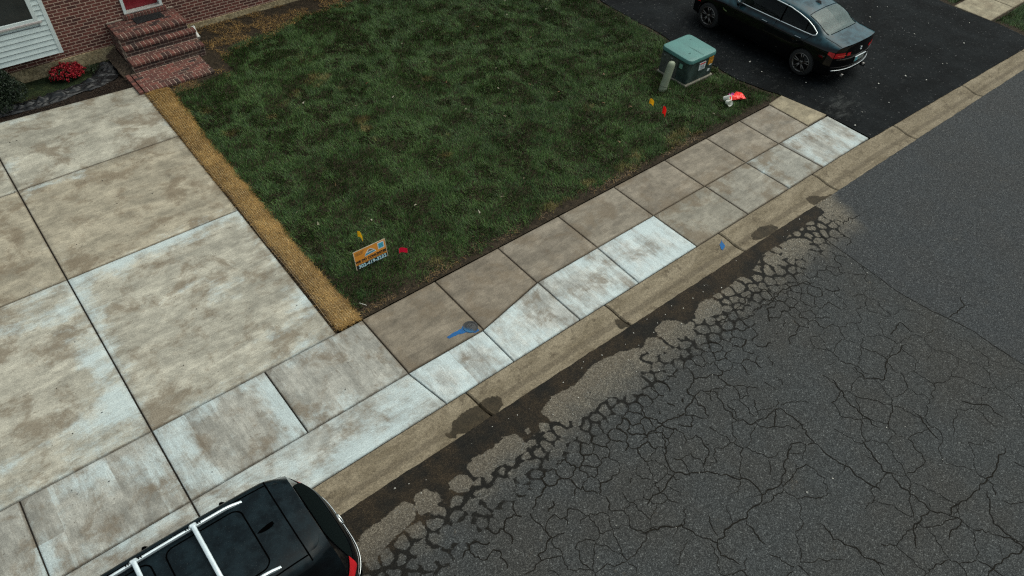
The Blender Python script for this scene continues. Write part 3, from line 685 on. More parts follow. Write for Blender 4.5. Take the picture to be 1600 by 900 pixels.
n0, n1 = X.shape
i, j = np.meshgrid(np.arange(n0 - 1), np.arange(n1 - 1), indexing='ij')
f = np.stack([i * n1 + j, i * n1 + j + 1, (i + 1) * n1 + j + 1, (i + 1) * n1 + j], -1).reshape(-1, 4)
road = raw_mesh("road", V, f.ravel(), np.arange(len(f)) * 4, m_asph, None, True, {k: g(X, Y).ravel() for k, g in ra.items()})
road['kind'] = 'structure'

# cracks: ribbons of dirt lying in the road surface -----------------------------------------
def voronoi_edges(seeds):
    pts = [Vector((float(a), float(b))) for a, b in seeds]
    vv, ee, ff, *_ = geometry.delaunay_2d_cdt(pts, [], [], 0, 1e-6)
    V2 = np.array([(p.x, p.y) for p in vv]); cc = []; em = {}
    for k, t in enumerate(ff):
        a, b, c = V2[t[0]], V2[t[1]], V2[t[2]]
        d = 2 * (a[0] * (b[1] - c[1]) + b[0] * (c[1] - a[1]) + c[0] * (a[1] - b[1]))
        if abs(d) < 1e-9: d = 1e-9
        ux = ((a @ a) * (b[1] - c[1]) + (b @ b) * (c[1] - a[1]) + (c @ c) * (a[1] - b[1])) / d
        uy = ((a @ a) * (c[0] - b[0]) + (b @ b) * (a[0] - c[0]) + (c @ c) * (b[0] - a[0])) / d
        cc.append((ux, uy))
        for u, v in ((t[0], t[1]), (t[1], t[2]), (t[2], t[0])): em.setdefault((min(u, v), max(u, v)), []).append(k)
    return [(cc[k[0]], cc[k[1]]) for k in em.values() if len(k) == 2]
CV = []; CL = []; CS = []
def wobble(pts, amp, seg=.06):
    out = [np.array(pts[0], float)]
    for a, b in zip(pts[:-1], pts[1:]):
        a = np.array(a, float); b = np.array(b, float); d = b - a; ln = np.linalg.norm(d)
        n = max(1, int(ln / seg))
        nr = np.array([-d[1], d[0]]) / max(ln, 1e-6)
        for k in range(1, n + 1):
            t = k / n; p = a + d * t
            if k < n: p = p + nr * amp * (fbm(p[0] * 9, p[1] * 9, 1.0, 3, 21) - .5) * 2.2 * min(1, 6 * t * (1 - t))
            out.append(p)
    return np.array(out)
def ribbon(pts, w, taper=(True, True)):
    n = len(pts)
    if n < 2: return
    d = np.gradient(pts, axis=0); ln = np.linalg.norm(d, axis=1)[:, None]; d = d / np.maximum(ln, 1e-6)
    nr = np.stack([-d[:, 1], d[:, 0]], -1)
    ww = w * (.35 + 1.3 * fbm(pts[:, 0] * 11, pts[:, 1] * 11, 1.0, 3, 33))
    if taper[0]: ww[:2] *= [.35, .7] if n > 2 else [.4, .8]
    if taper[1]: ww[-2:] *= [.7, .3] if n > 2 else [.8, .4]
    l = pts + nr * ww[:, None] * .5; r_ = pts - nr * ww[:, None] * .5
    b = sum(len(v) for v in CV); v = np.concatenate([l, r_]); CV.append(v)
    for k in range(n - 1):
        CS.append(len(CL) * 4); CL.append((b + n + k, b + n + k + 1, b + k + 1, b + k))
def road_ok(p): return p[1] < lip_y(p[0]) - .06
for a, b in voronoi_edges(seeds):
    a = np.array(a); b = np.array(b); m = (a + b) / 2; ln = np.linalg.norm(b - a)
    if ln < .02 or ln > 2.2 or not road_ok(a) or not road_ok(b) or m[0] > 9.6 or m[0] < -3.5: continue
    off = abs(m[1] - mid(m[0])); lowx = m[1] < mid(m[0])
    u = rng.random(); keepn = fbm(m[0], m[1], .9, 3, 41)
    if not lowx or off < .22 or rng.random() > sstep(off, .15, .45) + .25: continue
    if off < 1.25:
        w = rng.uniform(.010, .022) * (1.35 - .45 * off)
        if u > .90 - .38 * (off - .3) + (keepn - .5) * 1.6: continue
    else:
        w = rng.uniform(.006, .0125)
        if u > .60 + (keepn - .5) * 2.8: continue
    if m[0] > 8.4: continue
    ribbon(wobble([a, b], .07, .04), w * (1.05 - .45 * sstep(m[0], 5.5, 8.3)), (u > .5, u > .5))
for c in CRACKS:
    ribbon(wobble([p for p in c], .07, .045), .017)
    for p in c[1:-1]:
        if rng.random() < .5:
            an = rng.uniform(0, 6.28); q = (p[0] + .3 * math.cos(an) * rng.uniform(.4, 1), p[1] + .3 * math.sin(an) * rng.uniform(.4, 1))
            if road_ok(q): ribbon(wobble([p, q], .05), .008)
ribbon(wobble(SEAM, .02), .012, (False, False))
CV = np.concatenate(CV)
CVz = np.concatenate([CV, (road_z(CV[:, 0], CV[:, 1]) + .004)[:, None]], 1)
CLa = np.array(CL)
cr = raw_mesh("road_cracks", CVz, CLa.ravel(), np.arange(len(CLa)) * 4, m_crack)
cr['kind'] = 'structure'

# blacktop driveway -----------------------------------------------------------------------
def bt_left(Y): return np.interp(Y, [-.1, 1.0, 2.42, 3.5, 4.45, 5.5, 6.45, 7.6, 8.8, 16], [12.455, 12.46, 12.28, 11.95, 11.97, 11.93, 12.12, 12.08, 12.16, 12.2]) + .10 * (fbm(Y * 2.2, Y * 0, 1, 3, 6) - .5) * sstep(Y, 2.4, 2.8)
def bt_map(X, Y):
    t = (X - 12.0) / 9.1
    l = bt_left(Y); r_ = 21.1 + .16 * (fbm(Y * 2.5, Y * 0, 1, 3, 12) - .5) - .1 * sstep(Y, 2.3, 3.0) * 0
    lo = back_y(X) + .012 + .03 * (fbm(X * 3, X * 0, 1, 3, 15) - .5)
    Y2 = np.where(Y < .001, lo - .03, Y)
    return l + (r_ - l) * t, Y2
sheet("blacktop_driveway", bt_map, 12.0, 21.1, 0.0, 16.0, .12, lambda X, Y: .012 * sstep(X, 12.3, 12.9) * (1 - sstep(X, 20.5, 21)) + .014 * (fbm(X, Y, 1.1, 3, 30) - .5) - .003, m_black,
      {'dust': lambda X, Y: .55 * np.exp(-((Y - 1.2) / .8) ** 2) * np.exp(-((X - 13.2) / 1.3) ** 2) + .18 * sstep(X, 17, 19) + .25 * np.exp(-((Y - 4) / 2.0) ** 2) * sstep(X, 13.3, 12.3)})
# neighbour's side and the far side of the road
sheet("neighbour_lawn_soil", None, 21.02, 40, -.2, 14, .25, lambda X, Y: np.where((Y > 1.17) & (Y < 2.4) & (X > 21.1), -.05, -.02 + .03 * (fbm(X, Y, 3, 3, 5) - .5)), m_soil)
# ------------------------------------------------------------------ grass, dry grass, straw
DRY = [(2.48, 9.4, .35, .8), (3.15, 9.64, .5, .9), (3.35, 10.75, .7, .55), (3.12, 7.52, .28, 1.0), (3.04, 7.16, .22, .9), (1.55, 8.8, .18, .9), (.56, 8.72, .3, .7), (1.97, 9.2, .4, .6),
       (3.46, 8.95, .3, .6), (5.35, 8.11, .28, .7), (4.34, 5.87, .2, .8), (3.94, 5.32, .2, .8), (1.45, 6.37, .3, .5), (3.04, 6.65, .3, .5), (.44, 9.85, .3, .7), (5.87, 5.5, .16, .8),
       (5.82, 2.74, .22, 1.0), (9.08, 2.52, .3, 1.1), (7.41, 2.85, .4, .7), (5.04, 2.5, .3, 1.0), (7.86, 4.82, .35, .6), (4.28, 4.78, .3, .5), (2.58, 4.74, .3, .4), (8.6, 2.6, .5, .9), (8.95, 2.75, .45, .8), (6.9, 2.6, .5, .7), (1.9, 2.75, .3, .7), (4.6, 2.55, .4, .9)]
def house_bed_y(x):   # where the lawn ends in front of the house
    return np.interp(x, [-.5, 1.3, 1.62, 2.08, 3.35, 4.62, 6.25, 8, 12], [11.0, 11.25, 11.8, 12.35, 12.5, 13.0, 12.85, 13.2, 13.3])
def blades(name, X, Y, Z, H, Wd, az, lean, tone, dry, mat, curl=.5, kind='stuff', parent=None):
    n = len(X)
    dx, dy = np.cos(az), np.sin(az)
    fx, fy = -dy * Wd / 2, dx * Wd / 2
    hz = H * np.cos(lean); hr = H * np.sin(lean)
    V = np.empty((n, 5, 3), np.float32)
    V[:, 0] = np.stack([X + fx, Y + fy, Z], -1); V[:, 1] = np.stack([X - fx, Y - fy, Z], -1)
    mx = X + dx * hr * .38; my = Y + dy * hr * .38; mz = Z + hz * .60
    V[:, 2] = np.stack([mx - fx * .8, my - fy * .8, mz], -1); V[:, 3] = np.stack([mx + fx * .8, my + fy * .8, mz], -1)
    V[:, 4] = np.stack([X + dx * hr * (1 + curl * .3), Y + dy * hr * (1 + curl * .3), Z + hz * (1 - .12 * curl)], -1)
    b = np.arange(n)[:, None] * 5
    loops = (b + np.array([0, 1, 2, 3, 3, 2, 4])[None]).ravel()
    starts = (np.arange(n)[:, None] * 7 + np.array([0, 4])[None]).ravel()
    o = raw_mesh(name, V.reshape(-1, 3), loops, starts, mat, parent, False, {'tone': np.repeat(tone, 5), 'dry': np.repeat(dry, 5)})
    if kind: o['kind'] = kind
    return o
def lawn(name, n, x0, x1, y0, y1, keep_fn, hscale=1.0):
    X = rng.uniform(x0, x1, n); Y = rng.uniform(y0, y1, n)
    k = keep_fn(X, Y) > rng.random(n)
    X, Y = X[k], Y[k]; n = len(X)
    hn = fbm(X, Y, 3.2, 4, 51); ln = fbm(X, Y, 2.1, 3, 52); an = fbm(X, Y, 1.6, 3, 53)
    tn = fbm(X, Y, .55, 4, 54); t2 = fbm(X, Y, 5.0, 3, 58)
    H = (.045 + .075 * hn) * rng.uniform(.6, 1.35, n) * hscale
    az = an * 14.0 + rng.normal(0, .95, n)
    lean = np.clip(.42 + .5 * (ln - .4) + rng.normal(0, .28, n), .05, 1.35)
    tone = np.clip(.30 + .5 * (tn - .45) + .6 * (t2 - .5) + rng.normal(0, .28, n), 0, 1)
    dry = np.zeros(n)
    for x, y, r_, a in DRY: dry = np.maximum(dry, a * np.exp(-(((X - x) / r_) ** 2 + ((Y - y) / (r_ * .8)) ** 2)))
    dry = dry * (.3 + 1.4 * fbm(X, Y, 6.0, 3, 55)) * .9 + rng.normal(0, .08, n)
    dry = dry + .10 * np.exp(-((Y - 2.42) / .14) ** 2)
    return blades(name, X, Y, bed_z(X, Y) - .004, H, rng.uniform(.005, .010, n), az, lean, tone, np.clip(dry, 0, 1), m_grass)
def lawn_keep(X, Y):
    w = fbm(X, Y, 5.0, 3, 57) - .5
    k = sstep(Y + .30 * w + .10 * (fbm(X, Y * 0, 1.1, 3, 59) - .5), 2.42, 2.62)
    k = k * sstep(house_bed_y(X) - Y + .5 * w, -.05, .22)
    k = k * sstep(X + .14 * w, -.10, .02)
    k = k * sstep(bt_left(Y) - X + .25 * w, .02, .16)
    steps = (X > -.6) & (X < 1.75) & (Y > 11.2)
    pad = (X > 10.50) & (X < 11.68) & (Y > 4.06) & (Y < 5.16)
    k = np.where(steps | pad, 0, k)
    bare = np.exp(-(((X - 4.6) / .5) ** 2 + ((Y - 2.5) / .15) ** 2)) + np.exp(-(((X - 1.9) / .9) ** 2 + ((Y - 2.55) / .16) ** 2))
    return k * (1 - .6 * np.clip(bare, 0, .6)) * (.88 + .2 * fbm(X, Y, 2.5, 3, 60))
g = lawn("lawn_grass", 420000, -.15, 12.4, 2.36, 13.3, lawn_keep)
def nb_keep(X, Y):
    w = fbm(X, Y, 4.0, 3, 57) - .5
    k = sstep(X + .3 * w, 21.25, 21.5) * np.where((Y > 1.12) & (Y < 2.45), 0, 1)
    return k
lawn("neighbour_grass", 70000, 21.1, 25.5, -.1, 5.0, nb_keep)
# straw and dead grass in front of the house wall
def scatter_straw(name, n, region, mat, hl=(.05, .14), wd=(.004, .009), z=None, dryp=.25, az=None, lean=(1.15, 1.52), kind='stuff', parent=None):
    X, Y = region(n)
    n = len(X)
    Z = (bed_z(X, Y) if z is None else z(X, Y)) + rng.uniform(.0, .03, n)
    A = rng.uniform(0, 6.283, n) if az is None else az(X, Y)
    return blades(name, X, Y, Z, rng.uniform(*hl, n), rng.uniform(*wd, n), A, rng.uniform(*lean, n), rng.random(n), (rng.random(n) < dryp).astype(float), mat, .6, kind, parent)
def reg_house(n):
    X = rng.uniform(1.35, 12, n); Y = rng.uniform(11.2, 13.74, n)
    w = fbm(X, Y, 2.6, 4, 61)
    k = (Y > house_bed_y(X) - .30 + .5 * (w - .5)) & (w > .46) & ~((X < 1.72) & (Y > 12.0)) & (Y < 13.70)
    return X[k], Y[k]
scatter_straw("dead_grass", 36000, reg_house, m_straw, dryp=.60)
def reg_strip(n):   # litter of straw around the pad of the steps and along the walk's edge
    X = np.concatenate([rng.uniform(-.1, 1.6, n // 2), rng.uniform(0, 9.5, n // 2)])
    Y = np.concatenate([rng.uniform(10.95, 11.32, n // 2), 2.40 + np.abs(rng.normal(0, .14, n // 2))])
    k = rng.random(len(X)) < sstep(fbm(X, Y, 1.8, 3, 62), .42, .62)
    return X[k], Y[k]
scatter_straw("loose_straw", 4200, reg_strip, m_straw, hl=(.03, .09), dryp=.88)

# straw erosion mat along the driveway edge ---------------------------------------------------
mat_root = empty("straw_mat", (-.28, 6.8, 0), 0, "long golden straw erosion mat laid along the driveway edge beside the lawn", "erosion mat")
def mat_in(Y): return -.455 + (Y - 2.35) * .011 + .02 * (fbm(Y * 2, Y * 0, 1, 3, 71) - .5)
def mat_out(Y): return -.075 + np.interp(Y, [2.35, 4.5, 6.6, 8.9, 11], [-.01, .0, .03, .06, .20]) + .10 * (fbm(Y * 3.0, Y * 0, 1, 5, 72) - .5)
def mat_z(X, Y):
    t = np.clip((X - mat_in(Y)) / (mat_out(Y) - mat_in(Y)), 0, 1)
    return .002 + .028 * np.sqrt(np.clip(np.sin(np.pi * t), 0, 1)) + .018 * (fbm(X, Y, 7.0, 3, 73) - .5)
ys = np.linspace(2.36, 11.25, 220); ts = np.linspace(0, 1, 12)
P = np.array([[(mat_in(y) + (mat_out(y) - mat_in(y)) * t, y, 0) for t in ts] for y in ys])
P[..., 2] = mat_z(P[..., 0], P[..., 1])
P[:, 0, 2] = -.03; P[:, -1, 2] = -.03; P[0, :, 2] = -.03; P[-1, :, 2] = -.03
mb = MB(); mb.grid(P - np.array([-.28, 6.8, 0]))
mb.build("matting", plain("matted straw", (0.20, 0.115, 0.035), .9, var=.45, scale=30, bump=.8), mat_root, True)
n = 62000
Y = rng.uniform(2.33, 11.3, n); t = rng.uniform(-.02, 1.10, n); t = np.where(t > 1.0, 1.0 + rng.random(n) * .12 * fbm(Y * 2.4, Y * 0, 1, 3, 77) * 2, t)
X = mat_in(Y) + (mat_out(Y) - mat_in(Y)) * t
Az = np.where(rng.random(n) < .45, math.pi / 2 + rng.normal(0, .35, n), rng.uniform(0, 6.283, n)) + math.pi * (rng.random(n) < .5)
tone = np.clip(.42 + .9 * (fbm(X, Y, 4.0, 3, 75) - .5) + rng.normal(0, .22, n), 0, 1)
dk = ((t < .12) & (rng.random(n) < .55 * fbm(X * 0, Y, 1.2, 3, 76) * 2)) | (rng.random(n) < .09)
st = blades("straw_fibre", X + .28, Y - 6.8, mat_z(X, Y) + rng.uniform(-.002, .014, n), rng.uniform(.04, .12, n), rng.uniform(.003, .0065, n), Az, rng.uniform(1.25, 1.56, n), tone, dk.astype(float), m_straw, .2, 'stuff', mat_root)
mb = MB()
for k in range(9):
    tt = .06 + k * .11
    pts = []
    for y in np.arange(2.38, 11.2, .12):
        x = mat_in(y) + (mat_out(y) - mat_in(y)) * tt + .004 * math.sin(y * 9 + k)
        pts.append((x + .28, y - 6.8, float(mat_z(np.array(x), np.array(y))) + .016))
    mb.tube(pts, .005, 4)
for y in np.arange(2.45, 11.2, .35):
    pts = [(mat_in(y) + (mat_out(y) - mat_in(y)) * t_ + .28, y - 6.8 + .01 * math.sin(t_ * 9 + y), float(mat_z(np.array(mat_in(y) + (mat_out(y) - mat_in(y)) * t_), np.array(y))) + .015) for t_ in np.linspace(.02, .98, 9)]
    mb.tube(pts, .003, 4)
mb.build("netting", plain("pale net cord", (0.62, 0.48, 0.25), .7), mat_root)
# the loose cord lying between mat and slab
mb = MB(); mb.tube([(-.487 + (y - 2.35) * .0165 + .012 * math.sin(y * 2.1), y, .006 + .012 * abs(math.sin(y * 1.3))) for y in np.arange(2.5, 11.0, .15)], .006, 6)
tag(mb.build("cord", plain("weathered cord", (0.30, 0.22, 0.13), .8), None, True), "thin loose cord lying in the gap between driveway slab and straw mat", "cord")
# ------------------------------------------------------------------ the house
WALL_Y = 13.76
def brick_mat(name, c1, c2, mortar):
    M = Mat(name)
    p = M.pos()
    sx = M.n("SeparateXYZ", out=0, i0=p); sy = M.n("SeparateXYZ", out=1, i0=p); sz = M.n("SeparateXYZ", out=2, i0=p)
    v = M.n("CombineXYZ", X=M.math('ADD', sx, sy), Y=sz, Z=0.0)
    bt = M.t.nodes.new("ShaderNodeTexBrick")
    M.put(bt.inputs["Vector"], v)
    bt.offset = .5
    for k, val in (("Scale", 1.0), ("Brick Width", .215), ("Row Height", .076), ("Mortar Size", .0095), ("Mortar Smooth", .15), ("Bias", -.25)): bt.inputs[k].default_value = val
    M.put(bt.inputs["Color1"], c1); M.put(bt.inputs["Color2"], c2); M.put(bt.inputs["Mortar"], mortar)
    n = M.noise(p, 14.0, 5.0, .65)
    f = M.step(n, .3, .7, .72, 1.25)
    c = M.mix(1.0, bt.outputs[0], M.n("CombineColor", Red=f, Green=f, Blue=f), 'MULTIPLY')
    M.set(Base_Color=c, Roughness=.9)
    M.bump(M.math('SUBTRACT', M.math('MULTIPLY', n, .3), bt.outputs[1]), .7, .012)
    return M.m
m_brick = brick_mat("red house brick", (0.150, 0.046, 0.034), (0.045, 0.018, 0.015), (0.44, 0.31, 0.24))
m_found = soil_mat("parged foundation", (0.27, 0.21, 0.12), (0.42, 0.34, 0.21), 3.0)
m_siding = plain("white vinyl siding", (0.62, 0.70, 0.68), .5, var=.06, scale=3)
m_trim = plain("white trim paint", (0.64, 0.71, 0.69), .45, var=.06, scale=3)
m_glassd = plain("dark window glass", (0.012, 0.018, 0.020), .08, var=.2, scale=2)
m_door = plain("red door paint", (0.20, 0.012, 0.020), .4, var=.1)
house = empty("brick_house", (2.0, WALL_Y, 0), 0, "red brick house with white siding bay and red door behind the lawn", "house")
hx, hy = 2.0, WALL_Y
def hb(mb, x0, x1, y0, y1, z0, z1, bev=0): mb.box(((x0 + x1) / 2 - hx, (y0 + y1) / 2 - hy, (z0 + z1) / 2), (x1 - x0, y1 - y0, z1 - z0), bev=bev)
FZ = .125
DX0, DX1, DZ0, DZ1 = .27, 1.22, .80, 2.95
mb = MB()
hb(mb, -7.5, DX0, WALL_Y, WALL_Y + .25, FZ, 5.6); hb(mb, DX1, 13.0, WALL_Y, WALL_Y + .25, FZ, 5.6)
hb(mb, DX0 - .001, DX1 + .001, WALL_Y + .0005, WALL_Y + .25, DZ1, 5.598); hb(mb, DX0 - .001, DX1 + .001, WALL_Y + .0005, WALL_Y + .25, FZ, DZ0 - .11)
hb(mb, -7.5, -7.25, WALL_Y + .252, WALL_Y + 8, FZ, 5.6); hb(mb, 12.75, 13.0, WALL_Y + .252, WALL_Y + 8, FZ, 5.6); hb(mb, -7.5, 13.0, WALL_Y + 8.002, WALL_Y + 8.25, FZ, 5.6)
mb.build("wall", m_brick, house)
mb = MB(); hb(mb, -7.52, 13.02, WALL_Y - .03, WALL_Y + 8.27, -.45, FZ - .002)
mb.build("foundation", m_found, house)
mb = MB()
rp = [(-7.9, WALL_Y - .4, 5.6), (13.4, WALL_Y - .4, 5.6), (13.4, WALL_Y + 4.1, 8.2), (-7.9, WALL_Y + 4.1, 8.2), (-7.9, WALL_Y + 8.6, 5.6), (13.4, WALL_Y + 8.6, 5.6)]
rp2 = [(x, y, z + .18) for x, y, z in rp]
mb.add([(x - hx, y - hy, z + .003) for x, y, z in rp + rp2], [(3, 2, 1, 0), (2, 3, 4, 5), (6, 7, 8, 9), (9, 8, 11, 10), (0, 1, 7, 6), (4, 10, 11, 5), (0, 6, 9, 3), (3, 9, 10, 4), (1, 2, 8, 7), (2, 5, 11, 8)])
mb.build("roof", plain("asphalt shingle", (0.05, 0.047, 0.045), .9, var=.3, scale=12, bump=.5), house)
# door
mb = MB(); hb(mb, DX0 + .07, DX1 - .07, WALL_Y + .09, WALL_Y + .135, DZ0 + .04, DZ1 - .06)
for z0, z1 in ((.25, .95), (1.1, 1.9)):
    for x0 in (DX0 + .17, DX0 + .51): hb(mb, x0, x0 + .26, WALL_Y + .075, WALL_Y + .095, DZ0 + z0, DZ0 + z1, .008)
door = mb.build("door", m_door, house)
mb = MB(); mb.lathe([(0, -.0), (.03, .0), (.032, .03), (.0, .05)], 12, (DX1 - .16 - hx, WALL_Y + .03 - hy, DZ0 + 1.0), 'Y'); mb.build("door_knob", plain("brass", (.45, .33, .12), .3, 1.0), door, True)
mb = MB(); hb(mb, DX0, DX0 + .068, WALL_Y - .045, WALL_Y + .14, DZ0 + .035, DZ1); hb(mb, DX1 - .068, DX1, WALL_Y - .045, WALL_Y + .14, DZ0 + .035, DZ1); hb(mb, DX0 + .068, DX1 - .068, WALL_Y - .045, WALL_Y + .14, DZ1 - .06, DZ1)
mb.build("door_frame", m_trim, house)
mb = MB(); hb(mb, DX0 - .01, DX1 + .01, WALL_Y - .06, WALL_Y + .14, DZ0, DZ0 + .034, .006); mb.build("threshold", plain("grey threshold", (0.40, 0.39, 0.36), .5), house)
# siding bay
BX0, BX1, BY, BZ0 = -4.6, -1.385, 13.33, .50
mb = MB()
lap = .118
z = BZ0; k = 0
while z < 5.3:
    z1 = min(z + lap, 5.3)
    WX0, WX1, WZ0 = -4.2, -1.70, 1.40
    spans = [(BX0, BX1 - .085)] if z1 < WZ0 - .09 else [(BX0, WX0 - .09), (WX1 + .09, BX1 - .085)]
    for a, b in spans:
        y0, y1 = BY - .012, BY + .016
        mb.add([(a - hx, y0 - hy, z), (b - hx, y0 - hy, z), (b - hx, y1 - hy, z1 + .002), (a - hx, y1 - hy, z1 + .002), (a - hx, BY + .03 - hy, z), (b - hx, BY + .03 - hy, z)], [(0, 1, 2, 3), (1, 0, 4, 5)])
    z = z1; k += 1
sid = mb.build("siding", m_siding, house)
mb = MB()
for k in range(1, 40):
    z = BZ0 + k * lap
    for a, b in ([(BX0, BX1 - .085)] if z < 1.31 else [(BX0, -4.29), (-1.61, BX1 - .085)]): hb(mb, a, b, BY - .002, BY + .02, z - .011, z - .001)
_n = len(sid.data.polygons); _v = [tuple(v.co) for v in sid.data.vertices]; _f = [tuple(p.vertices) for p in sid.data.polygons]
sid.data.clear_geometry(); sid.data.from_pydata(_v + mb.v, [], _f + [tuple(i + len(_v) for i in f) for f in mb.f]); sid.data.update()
sid.data.materials.append(plain("lap shadow strip", (0.10, 0.12, 0.12), .8))  # dark strips paint in the shadow under each lap's lip
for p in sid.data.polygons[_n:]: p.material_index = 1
mb = MB(); hb(mb, BX0 + .01, BX1 - .012, BY + .031, WALL_Y - .002, BZ0 + .004, 5.3); mb.build("bay_box", m_siding, house)
mb = MB(); hb(mb, BX1 - .084, BX1, BY - .014, BY + .030, BZ0 - .012, 5.3, .004); hb(mb, BX1 - .011, BX1, BY + .032, WALL_Y - .004, BZ0 - .012, 5.3)
mb.build("corner_trim", m_trim, house)
win = MB()
hb(win, -1.70, -1.612, BY - .02, BY + .03, 1.312, 3.2, .005); hb(win, -4.29, -4.2, BY - .02, BY + .03, 1.312, 3.2, .005)
hb(win, -4.2, -1.70, BY - .02, BY + .03, 1.312, 1.398, .005); hb(win, -4.2, -1.70, BY - .02, BY + .03, 3.11, 3.2, .005)
w_ = win.build("window", m_trim, house)
mb = MB(); hb(mb, -4.199, -1.701, BY + .008, BY + .02, 1.40, 3.11); mb.build("pane", m_glassd, w_)
mb = MB(); hb(mb, -4.35, -1.55, BY - .045, BY - .021, 1.29, 1.335, .006); mb.build("sill", plain("pinkish sill", (0.45, 0.40, 0.38), .6), w_)
for a in (-1.745, -4.2):
    pass

# ------------------------------------------------------------------ brick steps, built brick by brick
def brick_unit_mat():
    M = Mat("step brick")
    p = M.pos(); t = M.attr("tone")
    c = M.mix(t, (0.036, 0.019, 0.016), (0.165, 0.056, 0.041))
    n = M.noise(p, 22.0, 6.0, .68); n2 = M.noise(p, 2.2, 5.0, .6)
    f = M.step(n, .3, .7, .68, 1.28)
    c = M.mix(1.0, c, M.n("CombineColor", Red=f, Green=f, Blue=f), 'MULTIPLY')
    c = M.mix(M.math('MULTIPLY', M.step(n2, .52, .70), .45), c, (0.085, 0.058, 0.038))
    M.set(Base_Color=c, Roughness=.85); M.bump(n, .5, .004)
    return M.m
m_sbrick = brick_unit_mat()
m_mortar = plain("pale mortar", (0.40, 0.30, 0.235), .95, var=.25, scale=18, bump=.4)
steps = empty("brick_steps", (.65, 12.5, 0), 0, "stained brick front steps with bullnosed treads leading up to the red door", "front steps")
ox, oy = .65, 12.5
def block(name, x0, x1, y0, y1, z0, z1, front_rows=1, parent=steps, header=.19, side=True, lip=.02):
    """a brick block: soldier course along the front edge (overhanging), running bond on top behind it, courses on the faces"""
    mb = MB(); J = .011
    # header row on the front edge
    n = int(round((x1 - x0) / .105)); w = (x1 - x0) / n
    th = .066
    for k in range(n):
        mb.box((x0 + (k + .5) * w - ox, y0 - lip + header / 2 - oy, z1 - th / 2 + rng.uniform(-.003, .003)), (w - J, header - .002, th), bev=.008, tone=float(np.clip(rng.normal(.55, .28), 0, 1)))
    # running bond behind
    y = y0 - lip + header + J; row = 0
    while y < y1 - .03:
        d = min(.093, y1 - y)
        x = x0 - (.105 if row % 2 else 0)
        while x < x1 - .01:
            a = max(x, x0); b = min(x + .207, x1)
            if b - a > .03: mb.box(((a + b) / 2 - ox, y + d / 2 - oy, z1 - th / 2 - .002 + rng.uniform(-.003, .002)), (b - a - J, d - .001, th), bev=.006, tone=float(np.clip(rng.normal(.5, .28), 0, 1)))
            x += .207 + 0.0
        y += d + J; row += 1
    # courses on front and side faces, their shade put into darker brick tones
    z = z1 - th - J; row = 0
    while z > z0 + .03:
        hgt = min(.06, z - z0)
        x = x0 + .02 - (.105 if row % 2 else 0)
        while x < x1 - .03:
            a = max(x, x0 + .02); b = min(x + .207, x1 - .02)
            if b - a > .03: mb.box(((a + b) / 2 - ox, y0 + .045 - oy, z - hgt / 2), (b - a - J, .07, hgt - .001), bev=.005, tone=float(np.clip(rng.normal(.12, .16), 0, 1)))
            x += .207
        if side:
            for sx in (x0 + .035, x1 - .035):
                yy = y0 + .1 + (.1 if row % 2 else 0)
                while yy < y1 - .03:
                    b = min(yy + .2, y1)
                    mb.box((sx - ox, (yy + b) / 2 - oy, z - hgt / 2), (.045, b - yy - J, hgt - .001), bev=.005, tone=float(np.clip(rng.normal(.25, .2), 0, 1)))
                    yy += .207
        z -= hgt + J; row += 1
    o = mb.build(name, m_sbrick, parent)
    mc = MB(); mc.box(((x0 + x1) / 2 - ox, (y0 + .018 + y1) / 2 - oy, (z0 + z1) / 2 - .005), (x1 - x0 - .032, y1 - y0 - .02, z1 - z0 - .010))
    mc.box(((x0 + x1) / 2 - ox, y0 - lip + header / 2 + .004 - oy, z1 - .036), (x1 - x0 - .012, header - .008, .056))
    mc.build("mortar", m_mortar, o)
    return o
tag(block("landing", -.22, 1.45, 12.88, WALL_Y - .005, -.1, .68))
block("step", -.215, 1.56, 12.70, 12.86, -.1, .475)
block("step", -.25, 1.545, 12.28, 12.68, -.1, .275)
block("pad", -.36, 1.335, 11.33, 12.25, -.12, .065, side=False)
# brick edging along the pad's left side and the rowlock under the door
mb = MB()
for k in range(9): mb.box((-.43 - ox, 11.40 + k * .105 - oy, .03), (.10, .095, .066), bev=.006, tone=float(np.clip(rng.normal(.6, .25), 0, 1)))
mb.build("edging", m_sbrick, steps)
mb = MB()
for k in range(13): mb.box((DX0 - .06 + .04 + k * .082 - ox, WALL_Y - .055 - oy, .742), (.068, .13, .105), bev=.008, tone=float(np.clip(rng.normal(.7, .25), 0, 1)))
rl = mb.build("rowlock", m_sbrick, steps)
mb = MB(); mb.box(((DX0 + DX1) / 2 - ox, WALL_Y - .05 - oy, .738), (DX1 - DX0 + .12, .115, .09)); mb.build("mortar", m_mortar, rl)
m_fil = plain("old mortar fillet", (0.36, 0.30, 0.235), .95, var=.3, scale=14, bump=.5)
for x0, x1 in ((-.20, DX0 - .07), (DX1 + .07, 1.44)): mb = MB(); mb.box(((x0 + x1) / 2 - ox, WALL_Y - .02 - oy, .69), (x1 - x0, .03, .035), bev=.008); mb.build("mortar_fillet", m_fil, steps)
#("mortar_fillet", plain("old mortar fillet", (0.36, 0.30, 0.235), .95, var=.3, scale=14, bump=.5), steps)
# mud bank left of the steps
P = []
for t in np.linspace(0, 1, 24):
    y = 11.45 + t * 2.2; row = []
    for s in np.linspace(0, 1, 8):
        x = -.24 - s * (.22 + .1 * float(fbm(np.array(y * 3), np.array(0.), 1, 3, 81)))
        row.append((x, y, (.09 + .10 * t) * (1 - s) ** 1.3 - .06 + .05 * (float(fbm(np.array(x), np.array(y), 9, 3, 82)) - .5)))
    P.append(row)
mb = MB(); mb.grid(np.array(P)[:, ::-1]); tag(mb.build("soil_bank", soil_mat("crumbled mortar soil", (0.03, 0.023, 0.017), (0.12, 0.09, 0.065), 16.0), None, True), kind='structure')

